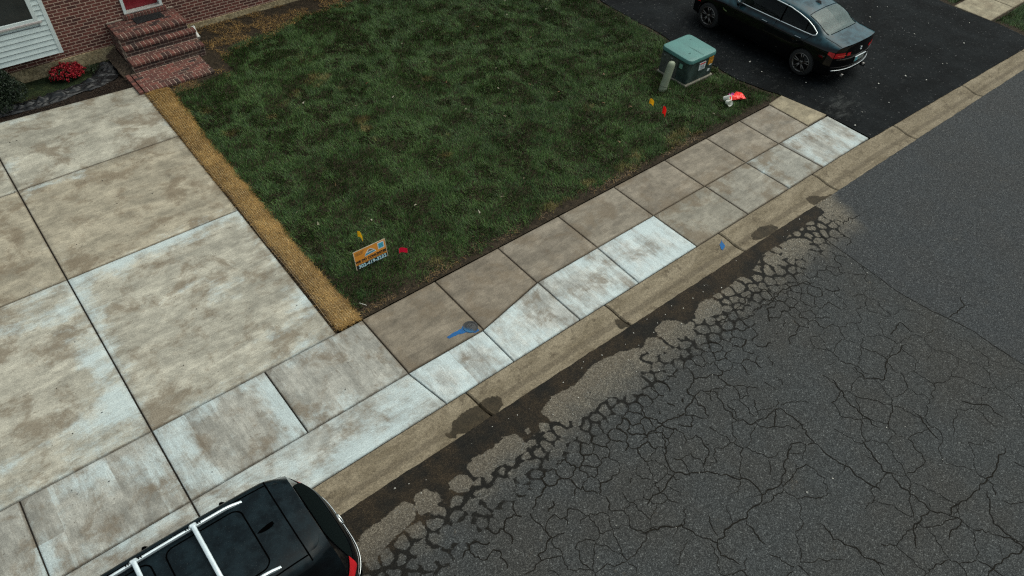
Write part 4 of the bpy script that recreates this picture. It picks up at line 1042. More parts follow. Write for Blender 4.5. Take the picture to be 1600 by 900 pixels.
mb = MB()
rotm = Matrix.Rotation(R(1.5), 3, 'Z')
mb.box((.735, 13.56, .694), (.70, .46, .016), bev=.006, rot=rotm)
for k in range(12): mb.box((.735, 13.56 - .2 + k * .036, .703), (.66, .016, .006), rot=rotm)
tag(mb.build("doormat", plain("black rubber mat", (0.008, 0.008, 0.008), .8, var=.3, scale=20)), "black rubber doormat on the brick landing before the red door", "doormat")
# white downspout outlet
mb = MB(); mb.tube([(1.63, 13.15, .36), (1.63, 13.12, .27), (1.63, 13.05, .19), (1.64, 12.97, .12)], [.05, .052, .054, .057], 12)
mb.tube([(1.64, 12.975, .122), (1.641, 12.962, .113)], .062, 12)
tag(mb.build("drain_pipe", plain("chalky white pvc", (0.62, 0.62, 0.58), .6), None, False, 50), "short white drain pipe outlet standing right of the brick steps", "drain pipe")

# ------------------------------------------------------------------ plants in the bed
def leaf_cloud(name, n, pos_fn, size, mat, parent, tone_fn=None, up=.4, aspect=.5):
    Pp = pos_fn(n); n = len(Pp)
    d = rng.normal(0, 1, (n, 3)); d[:, 2] += up; d /= np.linalg.norm(d, axis=1)[:, None]
    a = np.cross(d, rng.normal(0, 1, (n, 3))); a /= np.linalg.norm(a, axis=1)[:, None]
    b = np.cross(d, a)
    s = rng.uniform(*size, n)[:, None]
    V = np.stack([Pp - a * s * .5, Pp + b * s * aspect * .5, Pp + a * s * .5 + d * s * .08, Pp - b * s * aspect * .5], 1)
    tone = rng.random(n) if tone_fn is None else tone_fn(Pp)
    return raw_mesh(name, V.reshape(-1, 3), np.arange(n * 4), np.arange(n) * 4, mat, parent, False, {'tone': np.repeat(tone, 4), 'dry': np.zeros(n * 4)})
m_yew = blade_mat("dark evergreen leaf", (0.006, 0.013, 0.007), (0.020, 0.034, 0.014), (.1, .08, .03), (.1, .08, .03))
m_azl = blade_mat("azalea leaf", (0.012, 0.022, 0.010), (0.04, 0.06, 0.025), (.1, .1, .03), (.1, .1, .03))
m_red = blade_mat("red blossom", (0.14, 0.005, 0.010), (0.46, 0.020, 0.032), (.5, .03, .05), (.5, .03, .05))
m_bark = plain("bark", (0.05, 0.035, 0.025), .9, bump=.5)
def shrub(root, c, rad, n, size, mat, crown="crown", lumps=9, zmin=.05):
    cs = [np.array([rng.normal(0, rad[0] * .45), rng.normal(0, rad[1] * .45), rad[2] * rng.uniform(.45, 1.25)]) for _ in range(lumps)]
    def pos(n):
        k = rng.integers(0, lumps, n); base = np.array(cs)[k]
        d = rng.normal(0, 1, (n, 3)); d /= np.linalg.norm(d, axis=1)[:, None]
        r_ = rng.uniform(.55, 1.0, n)[:, None] ** .5
        p = base + d * r_ * np.array(rad) * .52
        return p[p[:, 2] > zmin]
    leaf_cloud(crown, n, pos, size, mat, root)
    mb = MB()
    for q in cs[:6]: mb.tube([(0, 0, -.08), tuple(q * np.array([.4, .4, .5])), tuple(q)], [.022, .014, .006], 6)
    mb.build("trunk", m_bark, root, True)
    return cs
ev = empty("evergreen_shrub", (-3.02, 13.02, -.15), 0, "dark evergreen shrub at the corner of the white siding bay", "shrub")
shrub(ev, None, (.45, .50, .48), 15000, (.025, .06), m_yew, lumps=16)
az = empty("azalea_bush", (-1.50, 13.36, -.20), 0, "low azalea bush covered in red blossom in the mulch bed", "flowering shrub")
cs = shrub(az, None, (.34, .22, .20), 2600, (.03, .06), m_azl, "foliage", 10)
def blos(n):
    k = rng.integers(0, 150, n)
    cc = rng.normal(0, 1, (150, 3)); cc[:, 2] = np.abs(cc[:, 2]) + .25; cc /= np.linalg.norm(cc, axis=1)[:, None]
    cc = cc * np.array([.38, .27, .24]) + np.array([0, 0, .09]) + rng.normal(0, .022, (150, 3))
    cc[:, 0] += .05 * np.sin(cc[:, 1] * 20)
    return cc[k] + rng.normal(0, .017, (n, 3))
leaf_cloud("blossom", 3200, blos, (.028, .05), m_red, az, up=.9, aspect=.8)
# small weed beside it
wd = empty("garden_plant", (-.95, 13.32, -.17), 0, "sparse low green plant between the azalea and the brick steps", "plant")
def wpos(n):
    a = rng.uniform(0, 6.28, n); r_ = rng.uniform(0, .22, n); return np.stack([r_ * np.cos(a), r_ * np.sin(a) * .8, .04 + .12 * rng.random(n)], -1)
leaf_cloud("leaf", 260, wpos, (.03, .06), m_azl, wd)
mb = MB()
for k in range(7):
    a = k * .9; mb.tube([(0, 0, -.03), (.08 * math.cos(a), .07 * math.sin(a), .06), (.17 * math.cos(a), .14 * math.sin(a), .12)], [.006, .005, .003], 5)
mb.build("stem", m_bark, wd)
# crumpled black weed barrier
FX = [(-3.9, 12.35, .28), (-3.2, 12.48, .20), (-2.45, 12.42, .22), (-1.9, 12.52, .26), (-1.35, 12.62, .34), (-.9, 12.9, .36), (-.62, 13.25, .30), (-.52, 13.55, .22)]
P = []
for t in np.linspace(0, len(FX) - 1.001, 200):
    k = int(t); u = t - k; a = np.array(FX[k]); b = np.array(FX[k + 1]); c = a + (b - a) * u; d = (b - a)[:2]; d /= np.linalg.norm(d); nr = np.array([-d[1], d[0]])
    row = []
    for s in np.linspace(-1, 1, 34):
        q = c[:2] + nr * s * c[2] * (.65 + .7 * float(fbm(np.array(t * .9), np.array(s > 0), 1.3, 3, 91)))
        zz = -.045 + .13 * abs(float(fbm(q[0:1] * 1.0, q[1:2] * 2.2, 3.4, 3, 92)[0]) - .5) * 2.4 * (1 - s ** 4) + .07 * float(fbm(q[0:1], q[1:2], 2.0, 2, 93)[0]) * (1 - s * s)
        row.append((q[0], q[1], zz - .15 * float(sstep(q[1], 12.2, 13.2))))
    P.append(row)
mb = MB(); mb.grid(np.array(P)[:, ::-1])
tag(mb.build("weed_barrier", plain("black weed barrier film", (0.004, 0.0048, 0.006), .5, var=.6, scale=6, bump=.3), None, True), "crumpled black plastic weed barrier along the bed edge above the driveway", "plastic sheet")
# bark mulch
n = 9000
X = rng.uniform(-4.2, -.35, n); Yv = rng.uniform(12.0, 13.7, n)
k = fbm(X, Yv, 2.0, 3, 95) > .42; X, Yv = X[k], Yv[k]; n = len(X)
blades("mulch", X, Yv, bedf(X, Yv) + rng.uniform(.002, .02, n), rng.uniform(.02, .06, n), rng.uniform(.008, .02, n), rng.uniform(0, 6.28, n), rng.uniform(1.2, 1.55, n), rng.random(n) * .6, np.zeros(n), blade_mat("bark mulch", (0.010, 0.007, 0.005), (0.06, 0.036, 0.022), (.1, .1, .1), (.1, .1, .1)), .2)
# ------------------------------------------------------------------ vehicles
def pchip(xs, ys, xq):
    """monotone cubic interpolation; ys (n, ...)"""
    xs = np.asarray(xs, float); ys = np.asarray(ys, float); xq = np.asarray(xq, float)
    sh = ys.shape[1:]; ys = ys.reshape(len(xs), -1)
    h = np.diff(xs)[:, None]; dl = np.diff(ys, axis=0) / h
    m = np.zeros_like(ys); m[0] = dl[0]; m[-1] = dl[-1]
    s = dl[:-1] * dl[1:]
    w1 = 2 * h[1:] + h[:-1]; w2 = h[1:] + 2 * h[:-1]
    with np.errstate(divide='ignore', invalid='ignore'):
        hm = (w1 + w2) / (w1 / dl[:-1] + w2 / dl[1:])
    m[1:-1] = np.where(s > 0, hm, 0)
    k = np.clip(np.searchsorted(xs, xq.ravel(), 'right') - 1, 0, len(xs) - 2)
    hh = (xs[k + 1] - xs[k])[:, None]; t = ((xq.ravel() - xs[k])[:, None]) / hh
    r_ = (2 * t ** 3 - 3 * t ** 2 + 1) * ys[k] + (t ** 3 - 2 * t ** 2 + t) * hh * m[k] + (-2 * t ** 3 + 3 * t ** 2) * ys[k + 1] + (t ** 3 - t ** 2) * hh * m[k + 1]
    return r_.reshape(xq.shape + sh)

class Body:
    """lofted car skin. +x forward, y to the left, x=0 at the rear axle. table: [(x, 9 points (halfwidth, z))]"""
    def __init__(self, table, rear_bulge, front_bulge, pw=2.6):
        self.xs = np.array([t[0] for t in table]); self.pts = np.array([t[1] for t in table], float)
        self.rb, self.fb, self.pw = rear_bulge, front_bulge, pw
    def sec(self, x): return pchip(self.xs, self.pts, np.atleast_1d(np.asarray(x, float)))    # (n,9,2)
    def _warp(self, x, y, z, ym):
        a = np.clip(np.abs(y) / ym, 0, 1)
        wr = 1 - sstep(x, self.xs[0], self.xs[0] + .75)
        wf = sstep(x, self.xs[-1] - .9, self.xs[-1])
        return x - wr * pchip(*self.rb, z) * (1 - a ** self.pw) + wf * pchip(*self.fb, z) * (1 - a ** self.pw)
    def grid(self, xs, vs):
        s = self.sec(xs)                                   # n,9,2
        P = pchip(np.arange(9), np.swapaxes(s, 0, 1), vs)    # nv,n,2
        P = np.swapaxes(P, 0, 1)
        Y = P[..., 0]; Z = P[..., 1]; X = np.repeat(np.asarray(xs)[:, None], len(vs), 1)
        ym = np.max(s[:, :, 0], axis=1)[:, None]
        X = self._warp(X, Y, Z, ym)
        return np.stack([X, Y, Z], -1)
    def pt(self, x, v, off=0.0):
        e = 1e-3
        g = self.grid(np.array([x - e, x, x + e]), np.array([max(0, v - .02), v, min(8, v + .02)]))
        p = g[1, 1]; n = np.cross(g[2, 1] - g[0, 1], g[1, 2] - g[1, 0]); ln = np.linalg.norm(n)
        n = n / ln if ln > 1e-12 else np.array([0, 0, 1.])
        if n[2] * .4 + n[1] < 0: n = -n
        return p + n * off
    def v_at_z(self, x, z, lo=1.0, hi=7.9):
        vs = np.linspace(lo, hi, 220); g = self.grid(np.array([x]), vs)[0]
        return float(np.interp(z, np.maximum.accumulate(g[:, 2]) + np.arange(220) * 1e-7, vs))
    def v_at_y(self, x, y):
        vs = np.linspace(4, 8, 200); g = self.grid(np.array([x]), vs)[0]
        return float(np.interp(-abs(y), -g[:, 1], vs))
    def side(self, x, z, off=0.0): return self.pt(x, self.v_at_z(x, z), off)
    def top(self, x, y, off=0.0):
        p = self.pt(x, self.v_at_y(x, y), 0); return np.array([p[0], math.copysign(abs(p[1]), y) if y else 0.0, p[2] + off])
    # end faces
    def end(self, a, z, rear=True, off=0.0):
        x = self.xs[0] if rear else self.xs[-1]
        s = self.pts[0 if rear else -1]
        vs = np.linspace(0, 8, 200); P = pchip(np.arange(9), s, vs)
        ym = s[:, 0].max()
        k = np.argmax(P[:, 1] >= z - 1e-9) if z < P[-1, 1] else 199
        yy = float(np.interp(z, np.maximum.accumulate(P[:, 1]) + np.arange(200) * 1e-7, P[:, 0]))
        y = a * yy
        b = pchip(*(self.rb if rear else self.fb), np.array([z]))[0] * (1 - min(1, abs(y) / ym) ** self.pw)
        return np.array([x - b - off if rear else x + b + off, y, z])

def in_poly(x, z, poly): return poly_sdf(x, z, poly) < 0

def build_skin(B, root, mats, arches, side_win, rear_glass, wind, nx=170, nv=72, sunroof=None):
    """mats: dict body/glass. Splits the lofted skin into body, side windows, rear window, windscreen."""
    xs = np.linspace(B.xs[0], B.xs[-1], nx); vs = np.linspace(0, 8, nv)
    G = B.grid(xs, vs)
    for ax_, az_, ar in arches:                       # round the wheel openings off
        r_ = np.hypot(G[..., 0] - ax_, G[..., 2] - az_); m = (np.abs(r_ - ar) < .022) & (G[..., 1] > .6) & (G[..., 2] < az_ + ar + .1)
        f = np.where(m, ar / np.maximum(r_, .01), 1)
        G[..., 0] = ax_ + (G[..., 0] - ax_) * f; G[..., 2] = az_ + (G[..., 2] - az_) * f
    C = (G[:-1, :-1] + G[1:, :-1] + G[1:, 1:] + G[:-1, 1:]) / 4
    cx, cy, cz = C[..., 0], C[..., 1], C[..., 2]
    vc = np.repeat(((vs[:-1] + vs[1:]) / 2)[None], nx - 1, 0)
    xc = np.repeat(((xs[:-1] + xs[1:]) / 2)[:, None], nv - 1, 1)
    hole = np.zeros(cx.shape, bool)
    for ax_, az_, ar in arches: hole |= (np.hypot(cx - ax_, cz - az_) < ar) & (cy > .55)
    kind = np.zeros(cx.shape, int)
    kind[in_poly(cx, cz, side_win) & (vc > 3.5) & (vc < 6.6)] = 1
    kind[rear_glass(xc, vc, cx, cy, cz)] = 2
    kind[wind(xc, vc, cx, cy, cz)] = 3
    kind[hole] = -1
    out = {}
    for kd, nm, mt in ((0, 'body', mats['body']), (1, 'side_window', mats['glass']), (2, 'rear_window', mats['rglass']), (3, 'windscreen', mats['glass'])):
        sides = (1, -1)
        if kd == 1:
            for s in sides:
                mb = MB(); _emit(mb, G, kind == kd, [s]); mb.build(nm, mt, root, True)
            continue
        mb = MB(); _emit(mb, G, kind == kd, sides)
        o = mb.build(nm, mt, root, True)
        if kd == 0: out['body'] = o
    return G
def _emit(mb, G, mask, sides):
    n0, n1 = G.shape[:2]
    for s in sides:
        idx = {}
        V = []; F = []
        for i, j in zip(*np.nonzero(mask)):
            q = [(i, j), (i + 1, j), (i + 1, j + 1), (i, j + 1)]
            f = []
            for k in q:
                if k not in idx: idx[k] = len(V); V.append(G[k] * np.array([1, s, 1]))
                f.append(idx[k])
            F.append(tuple(f if s < 0 else f[::-1]))
        mb.add(V, F)
def end_patch(B, mb, a0, a1, z0, z1, rear=True, off=0.0, na=24, nz=14, lip=None):
    P = np.array([[B.end(a, z, rear, off) for z in np.linspace(z0, z1, nz)] for a in np.linspace(a0, a1, na)])
    mb.grid(P if rear else P[:, ::-1])
    return P
def side_patch(B, mb, xz, off, n=10, s=1):
    """quad given by 4 (x,z) corners on the side skin"""
    q = np.array(xz, float)
    P = []
    for u in np.linspace(0, 1, n):
        row = []
        for v in np.linspace(0, 1, n):
            p = q[0] * (1 - u) * (1 - v) + q[1] * u * (1 - v) + q[2] * u * v + q[3] * (1 - u) * v
            w = B.side(p[0], p[1], off); row.append(w * np.array([1, s, 1]))
        P.append(row)
    mb.grid(np.array(P))
def side_line(B, mb, pts, r, off=0.0, s=1, n=6, seg=.06, closed=False):
    out = []
    pl = list(pts) + ([pts[0]] if closed else [])
    for a, b in zip(pl[:-1], pl[1:]):
        a = np.array(a); b = np.array(b); k = max(1, int(np.linalg.norm(b - a) / seg))
        out += [a + (b - a) * t / k for t in range(k)]
    if not closed: out.append(np.array(pl[-1]))
    P = [B.side(x, z, off) * np.array([1, s, 1]) for x, z in out]
    mb.tube(P, r, n, closed)
def top_line(B, mb, pts, r, off=0.0, seg=.08, closed=False, n=6):
    out = []
    pl = list(pts) + ([pts[0]] if closed else [])
    for a, b in zip(pl[:-1], pl[1:]):
        a = np.array(a); b = np.array(b); k = max(1, int(np.linalg.norm(b - a) / seg))
        out += [a + (b - a) * t / k for t in range(k)]
    if not closed: out.append(np.array(pl[-1]))
    mb.tube([B.top(x, y, off) for x, y in out], r, n, closed)

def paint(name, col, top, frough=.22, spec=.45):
    """dark coated paint with fine dried rain spots and sky reflection tinted onto upward faces"""
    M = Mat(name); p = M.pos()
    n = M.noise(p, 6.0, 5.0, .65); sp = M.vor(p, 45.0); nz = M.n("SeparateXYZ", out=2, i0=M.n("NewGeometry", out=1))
    film = M.math('MULTIPLY', M.step(nz, .35, .95), M.step(n, .3, .7, .35, 1.0))  # upward faces: sky reflection painted in as colour
    c = M.mix(film, col, top)  # film mask blends in the painted sky reflection
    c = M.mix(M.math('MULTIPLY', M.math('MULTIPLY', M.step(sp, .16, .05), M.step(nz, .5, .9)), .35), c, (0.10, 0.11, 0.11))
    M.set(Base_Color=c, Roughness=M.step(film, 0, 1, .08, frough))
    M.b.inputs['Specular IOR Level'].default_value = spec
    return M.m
def glass(name, tint, trans, rough=.04, dust=0.0, dust_sky_col=(0.12, 0.17, 0.16), spec=.3):  # dust: amount of dust specks and painted sky reflection together
    M = Mat(name); p = M.pos()
    tr = M.t.nodes.new("ShaderNodeBsdfTransparent"); tr.inputs[0].default_value = (*tint, 1)
    n = M.step(M.noise(p, 30.0, 5.0, .7), .35, .65, .4, 1.3)
    sp = M.step(M.vor(p, 60.0), .22, .05)
    M.b.inputs['Specular IOR Level'].default_value = spec
    M.set(Base_Color=M.mix(M.math('ADD', M.math('MULTIPLY', n, dust), M.math('MULTIPLY', sp, dust * .5)), (0.006, 0.009, 0.009), dust_sky_col), Roughness=rough)
    mx = M.t.nodes.new("ShaderNodeMixShader")
    mx.inputs[0].default_value = 1 - trans
    M.t.links.new(tr.outputs[0], mx.inputs[1]); M.t.links.new(M.b.outputs[0], mx.inputs[2]); M.t.links.new(mx.outputs[0], M.out.inputs[0])
    return M.m
m_tyre = plain("tyre rubber", (0.012, 0.012, 0.012), .85, var=.2)
m_black_trim = plain("black trim", (0.008, 0.008, 0.008), .45)
m_chrome = plain("bright trim", (0.72, 0.76, 0.76), .22, 1.0, var=.05)
m_silver = plain("brushed rail metal", (0.70, 0.78, 0.80), .34, .45, var=.05)
m_rim = plain("grey alloy", (0.16, 0.15, 0.14), .38, .9, var=.08)
m_seam = plain("panel gap", (0.0012, 0.0012, 0.0012), 1.0); m_seam.node_tree.nodes["Principled BSDF"].inputs["Specular IOR Level"].default_value = 0.0
m_lampred = plain("red lamp lens", (0.45, 0.009, 0.014), .25, var=.15)
m_seat = plain("dark seat leather", (0.05, 0.055, 0.05), .6)
m_seatl = plain("grey seat cloth", (0.11, 0.12, 0.11), .7)

def wheel(root, x, y, z, r, w, side, spokes=5, double=True):
    """tyre mesh with a rim sub-part; side=+1 left, -1 right"""
    t = MB(); s = side
    prof = [(r * .70, -w * .5), (r * .90, -w * .52), (r * .975, -w * .40), (r, -w * .22), (r, w * .22), (r * .975, w * .40), (r * .90, w * .52), (r * .70, w * .5)]
    t.lathe(prof, 40, (x, y, z), 'Y', caps=False)
    o = t.build("wheel", m_tyre, root, True)
    rim = MB(); yo = y + s * w * .5
    ring = [(r * .715, 0), (r * .70, s * .012), (r * .655, s * .010), (r * .63, -s * .05), (r * .6, -s * .12)]
    rim.lathe([(a, b) for a, b in ring], 40, (x, yo, z), 'Y', caps=False)
    rim.lathe([(0, -s * .002), (r * .10, -s * .002), (r * .17, -s * .015), (r * .19, -s * .05)], 20, (x, yo, z), 'Y', caps=False)
    for k in range(spokes):
        for d in ((-.17, .17) if double else (0,)):
            a = 2 * math.pi * k / spokes + .3; a1 = a + d * .55; a2 = a + d
            p0 = (x + r * .15 * math.cos(a1), yo - s * .022, z + r * .15 * math.sin(a1))
            p1 = (x + r * .66 * math.cos(a2), yo - s * .004, z + r * .66 * math.sin(a2))
            rim.tube([p0, tuple((np.array(p0) + np.array(p1)) / 2 + np.array([0, s * .004, 0])), p1], [.020, .017, .019], 6)
    rim.build("rim", m_rim, o, True)
    d = MB(); d.lathe([(0, -s * .07), (r * .62, -s * .07), (r * .62, -s * .12)], 32, (x, yo, z), 'Y', caps=False); d.build("brake_disc", plain("dark disc", (.02, .02, .02), .5, .6), o, True)
    return o
def wheel_well(B, mb, x, z, r, y0, y1):
    n = 24
    P = [[(x + r * math.cos(t), y, z + r * math.sin(t)) for y in (y0, y1)] for t in np.linspace(-.25, math.pi + .25, n)]
    mb.grid(np.array(P)); mb.grid(np.array([[(x + rr * math.cos(t), y0, z + rr * math.sin(t)) for rr in (0, r)] for t in np.linspace(-.25, math.pi + .25, n)]))
def seat(mb, x, y, z, w=.5, back=True):
    mb.box((x, y, z), (.5, w, .16), bev=.05)
    mb.box((x - .27, y, z + .33), (.14, w * .96, .60), bev=.055, rot=Matrix.Rotation(R(-14), 3, 'Y'))
    mb.box((x - .37, y, z + .72), (.10, w * .5, .19), bev=.04, rot=Matrix.Rotation(R(-10), 3, 'Y'))

# ---------- the sedan ---------------------------------------------------------------------
SED = [
 (-.72, [(.66, .26), (.82, .31), (.865, .55), (.845, .80), (.79, .965), (.66, 1.02), (.5, 1.043), (.25, 1.056), (0, 1.06)]),
 (-.52, [(.72, .20), (.87, .27), (.912, .55), (.885, .82), (.81, .968), (.68, 1.03), (.52, 1.052), (.27, 1.066), (0, 1.07)]),
 (-.23, [(.74, .19), (.885, .27), (.925, .55), (.90, .83), (.81, .97), (.715, 1.045), (.60, 1.085), (.31, 1.105), (0, 1.11)]),
 (.05, [(.76, .18), (.89, .26), (.93, .55), (.91, .83), (.815, .97), (.725, 1.12), (.615, 1.235), (.33, 1.275), (0, 1.285)]),
 (.32, [(.78, .18), (.89, .25), (.93, .55), (.91, .83), (.82, .965), (.73, 1.16), (.605, 1.315), (.35, 1.365), (0, 1.38)]),
 (.55, [(.78, .18), (.89, .25), (.93, .55), (.91, .83), (.82, .963), (.735, 1.18), (.60, 1.352), (.35, 1.405), (0, 1.42)]),
 (.90, [(.78, .18), (.89, .25), (.93, .55), (.91, .82), (.825, .96), (.735, 1.18), (.60, 1.375), (.35, 1.43), (0, 1.445)]),
 (1.4, [(.78, .18), (.89, .25), (.93, .55), (.91, .82), (.825, .955), (.735, 1.18), (.605, 1.385), (.36, 1.438), (0, 1.452)]),
 (1.8, [(.78, .18), (.89, .25), (.93, .55), (.91, .82), (.825, .95), (.735, 1.17), (.61, 1.375), (.36, 1.435), (0, 1.45)]),
 (2.1, [(.78, .18), (.89, .25), (.93, .55), (.91, .82), (.82, .945), (.725, 1.12), (.63, 1.265), (.37, 1.335), (0, 1.355)]),
 (2.45, [(.77, .18), (.89, .25), (.93, .55), (.91, .82), (.80, .94), (.70, 1.01), (.61, 1.085), (.36, 1.16), (0, 1.18)]),
 (2.75, [(.76, .18), (.89, .25), (.93, .55), (.905, .80), (.78, .925), (.68, .97), (.55, .99), (.30, 1.015), (0, 1.025)]),
 (3.2, [(.74, .19), (.88, .26), (.915, .52), (.88, .76), (.74, .88), (.62, .92), (.48, .938), (.25, .955), (0, .96)]),
 (3.52, [(.68, .22), (.83, .28), (.865, .48), (.81, .68), (.68, .78), (.55, .81), (.42, .825), (.22, .84), (0, .845)])]
sb = Body(SED, ([.2, .5, .62, .8, 1.07], [.14, .22, .22, .19, .17]), ([.2, .5, .7, .86], [.22, .28, .28, .20]))
sedan = empty("sedan", (14.37, 2.79, .012), R(90), "glossy black four-door sedan with bright window trim parked on the blacktop driveway", "car")
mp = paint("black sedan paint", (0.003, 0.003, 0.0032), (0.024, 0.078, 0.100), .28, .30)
mg = glass("sedan side glass", (.22, .27, .25), .55)
mrg = glass("sedan rear glass", (.2, .25, .24), .10, .16, .75, (0.085, 0.135, 0.125))  # dust specks, plus sky reflection painted in as teal
DLO = [(2.22, .985), (1.2, .995), (.0, 1.01), (-.07, 1.035), (-.05, 1.085), (.10, 1.17), (.30, 1.245), (.55, 1.30), (.85, 1.340), (1.3, 1.355), (1.7, 1.35), (1.95, 1.275), (2.2, 1.13), (2.38, 1.01)]
arch = [(0, .335, .375), (2.968, .335, .375)]
rg = lambda x, v, cx, cy, cz: (x > -.26) & (x < .31) & (v > 6.02 + .35 * sstep(x, .1, -.33) * 0) & (np.abs(cy) < .585)
wsn = lambda x, v, cx, cy, cz: (x > 1.86) & (x < 2.62) & (v > 6.05)
build_skin(sb, sedan, {'body': mp, 'glass': mg, 'rglass': mrg}, arch, DLO, rg, wsn)
sedan.scale = (1.045, 1.045, 1.045)
mb = MB(); end_patch(sb, mb, -1, 1, .262, 1.056, True, na=44, nz=24); mb.build("rear_bumper", mp, sedan, True); mb = MB(); end_patch(sb, mb, -1, 1, .222, .84, False, na=36, nz=18); mb.build("front_bumper", mp, sedan, True)
mb = MB(); mb.box((1.35, 0, .21), (4.1, 1.45, .05)); mb.box((1.0, 0, .36), (2.6, 1.6, .22)); mb.box((-.45, 0, .45), (.55, 1.2, .5)); mb.box((3.1, 0, .5), (.6, 1.1, .5))
for x in (0, 2.968):
    for s in (1, -1): wheel_well(sb, mb, x, .335, .385, .56 * s, .87 * s)
mb.build("underbody", m_black_trim, sedan)
for y in (.36, -.36): mb = MB(); seat(mb, 1.45, y, .50); mb.build("front_seat", m_seatl, sedan)
mb = MB()
mb.box((.55, 0, .52), (.5, 1.25, .16), bev=.05); mb.box((.25, 0, .80), (.16, 1.25, .55), bev=.05, rot=Matrix.Rotation(R(-20), 3, 'Y'))
mb.build("rear_seat", m_seatl, sedan)
mb = MB(); mb.box((-.02, 0, 1.0), (.36, 1.1, .03)); mb.build("parcel_shelf", m_seat, sedan)
mb = MB(); mb.box((2.25, 0, .86), (.5, 1.35, .16), bev=.05); mb.build("dashboard", m_seat, sedan)
mb = MB()
mb.tube([(1.93 + .05 * math.sin(t), .36 + .185 * math.cos(t), .92 + .175 * math.sin(t)) for t in np.linspace(0, 2 * math.pi, 25)[:-1]], .016, 6, True)
mb.tube([(1.93, .20, .92), (1.95, .36, .90), (1.93, .52, .92)], .02, 6); mb.tube([(1.95, .36, .9), (2.15, .36, .85)], .03, 6)
mb.build("steering_wheel", m_seat, sedan, True)
for s in (1, -1):
    mb = MB(); side_line(sb, mb, DLO, .016, .004, s, closed=True); mb.build("window_trim", m_chrome, sedan, True)
mb = MB()
for s in (1, -1):
    side_line(sb, mb, [(.93, 1.0), (.95, 1.37)], .020, .002, s); side_line(sb, mb, [(.22, 1.01), (.25, 1.23)], .012, .002, s)
    for ln in ([(2.18, .96), (2.16, .80), (2.2, .5), (2.3, .32)], [(1.02, .98), (1.03, .7), (.98, .32)], [(.02, .99), (.12, .86), (.36, .68), (.42, .5), (.5, .32)], [(.5, .325), (2.3, .325)]): side_line(sb, mb, ln, .0045, .0, s)
for ln in ([(.335, .58), (.33, .3), (.33, 0), (.33, -.3), (.335, -.58)], [(-.27, .52), (-.275, .25), (-.275, 0), (-.275, -.25), (-.27, -.52)]): top_line(sb, mb, ln, .008, .002)
for s in (1, -1):
    top_line(sb, mb, [(.32, .592 * s), (.05, .60 * s), (-.26, .585 * s)], .008, .001)
    top_line(sb, mb, [(-.26, .70 * s), (-.5, .70 * s), (-.70, .72 * s)], .005, .001)
mb.build("panel_gap", m_seam, sedan)
for x in (.28, 1.28):
    for s in (1, -1):
        mb = MB(); c = sb.side(x + .02, .86, .022); mb.box((c[0], c[1] * s, c[2]), (.20, .022, .030), bev=.009); 
        h = mb.build("door_handle", mp, sedan)
        mb = MB(); c = sb.side(x + .02, .875, .030); mb.box((c[0], c[1] * s, c[2] - .002), (.17, .018, .010), bev=.004); mb.build("handle_trim", m_chrome, h)
for s in (1, -1):
    mb = MB(); c = sb.side(2.12, .99, .0)
    mb.box((c[0] + .02, (c[1] + .115) * s, 1.01), (.10, .17, .13), bev=.045); mb.tube([(c[0], (c[1] - .02) * s, .97), (c[0] + .01, (c[1] + .07) * s, .985)], .028, 8)
    mir = mb.build("wing_mirror", mp, sedan, True)
    mb = MB(); mb.box((c[0] - .031, (c[1] + .118) * s, 1.012), (.012, .135, .095), bev=.005); mb.build("mirror_glass", m_glassd, mir)
    mb = MB(); side_patch(sb, mb, [(2.42, .665), (2.55, .705), (2.56, .735), (2.43, .695)], .008, 5, s); mb.build("side_vent", m_chrome, sedan)
    mb = MB(); side_patch(sb, mb, [(3.30, .60), (3.42, .585), (3.42, .605), (3.30, .622)], .006, 4, s); mb.build("side_marker", m_lampred, sedan)
for s in (1, -1):
    mb = MB(); end_patch(sb, mb, .68 * s, .995 * s, .745, .87, True, .008, 14, 6); side_patch(sb, mb, [(-.715, .745), (-.56, .80), (-.56, .865), (-.715, .87)], .008, 6, s)
    tl = mb.build("tail_light", m_lampred, sedan, True)
    mb = MB(); end_patch(sb, mb, .47 * s, .60 * s, .775, .855, True, .008, 8, 5); mb.build("boot_light", m_lampred, sedan, True)
    mb = MB(); end_patch(sb, mb, .64 * s, .92 * s, .79, .81, True, .012, 8, 2); mb.build("light_bar", plain("pale lens", (.7, .1, .06), .2), tl, True)
mb = MB(); P = end_patch(sb, mb, -.93, .93, .415, .430, True, .012, 40, 2); mb.tube([sb.end(a, .426, True, .012) for a in np.linspace(-.96, .96, 40)], .009, 6); mb.build("bumper_trim", m_chrome, sedan, True)
mb = MB(); mb.tube([sb.end(a, .50, True, .001) for a in np.linspace(-.97, .97, 40)], .006, 5); mb.tube([sb.end(a, .70, True, .0) for a in np.linspace(-.9, .9, 40)], .006, 5)
end_patch(sb, mb, -.75, .75, .27, .36, True, .006, 30, 3); mb.build("lower_valance", m_black_trim, sedan)
mb = MB(); c = sb.end(0, .63, True, .014); mb.box((c[0], 0, .63), (.012, .42, .13), bev=.005); pl = mb.build("licence_plate", plain("dull plate", (0.20, 0.22, 0.20), .5, var=.25, scale=30), sedan)
mb = MB(); mb.box((c[0] - .007, .14, .63), (.004, .11, .11)); mb.build("plate_emblem", plain("teal plate corner", (0.10, 0.36, 0.40), .5, var=.3, scale=40), pl)
mb = MB(); mb.box((c[0] - .003, 0, .703), (.03, .48, .022), bev=.008); mb.build("plate_lamp", m_chrome, sedan)
mb = MB(); c = sb.end(0, .86, True, .004)
P = [(c[0] - .004, .04 * math.cos(t), .86 + .04 * math.sin(t)) for t in np.linspace(0, 2 * math.pi, 25)[:-1]]; mb.tube(P, .006, 6, True)
bd = mb.build("badge", m_chrome, sedan, True)
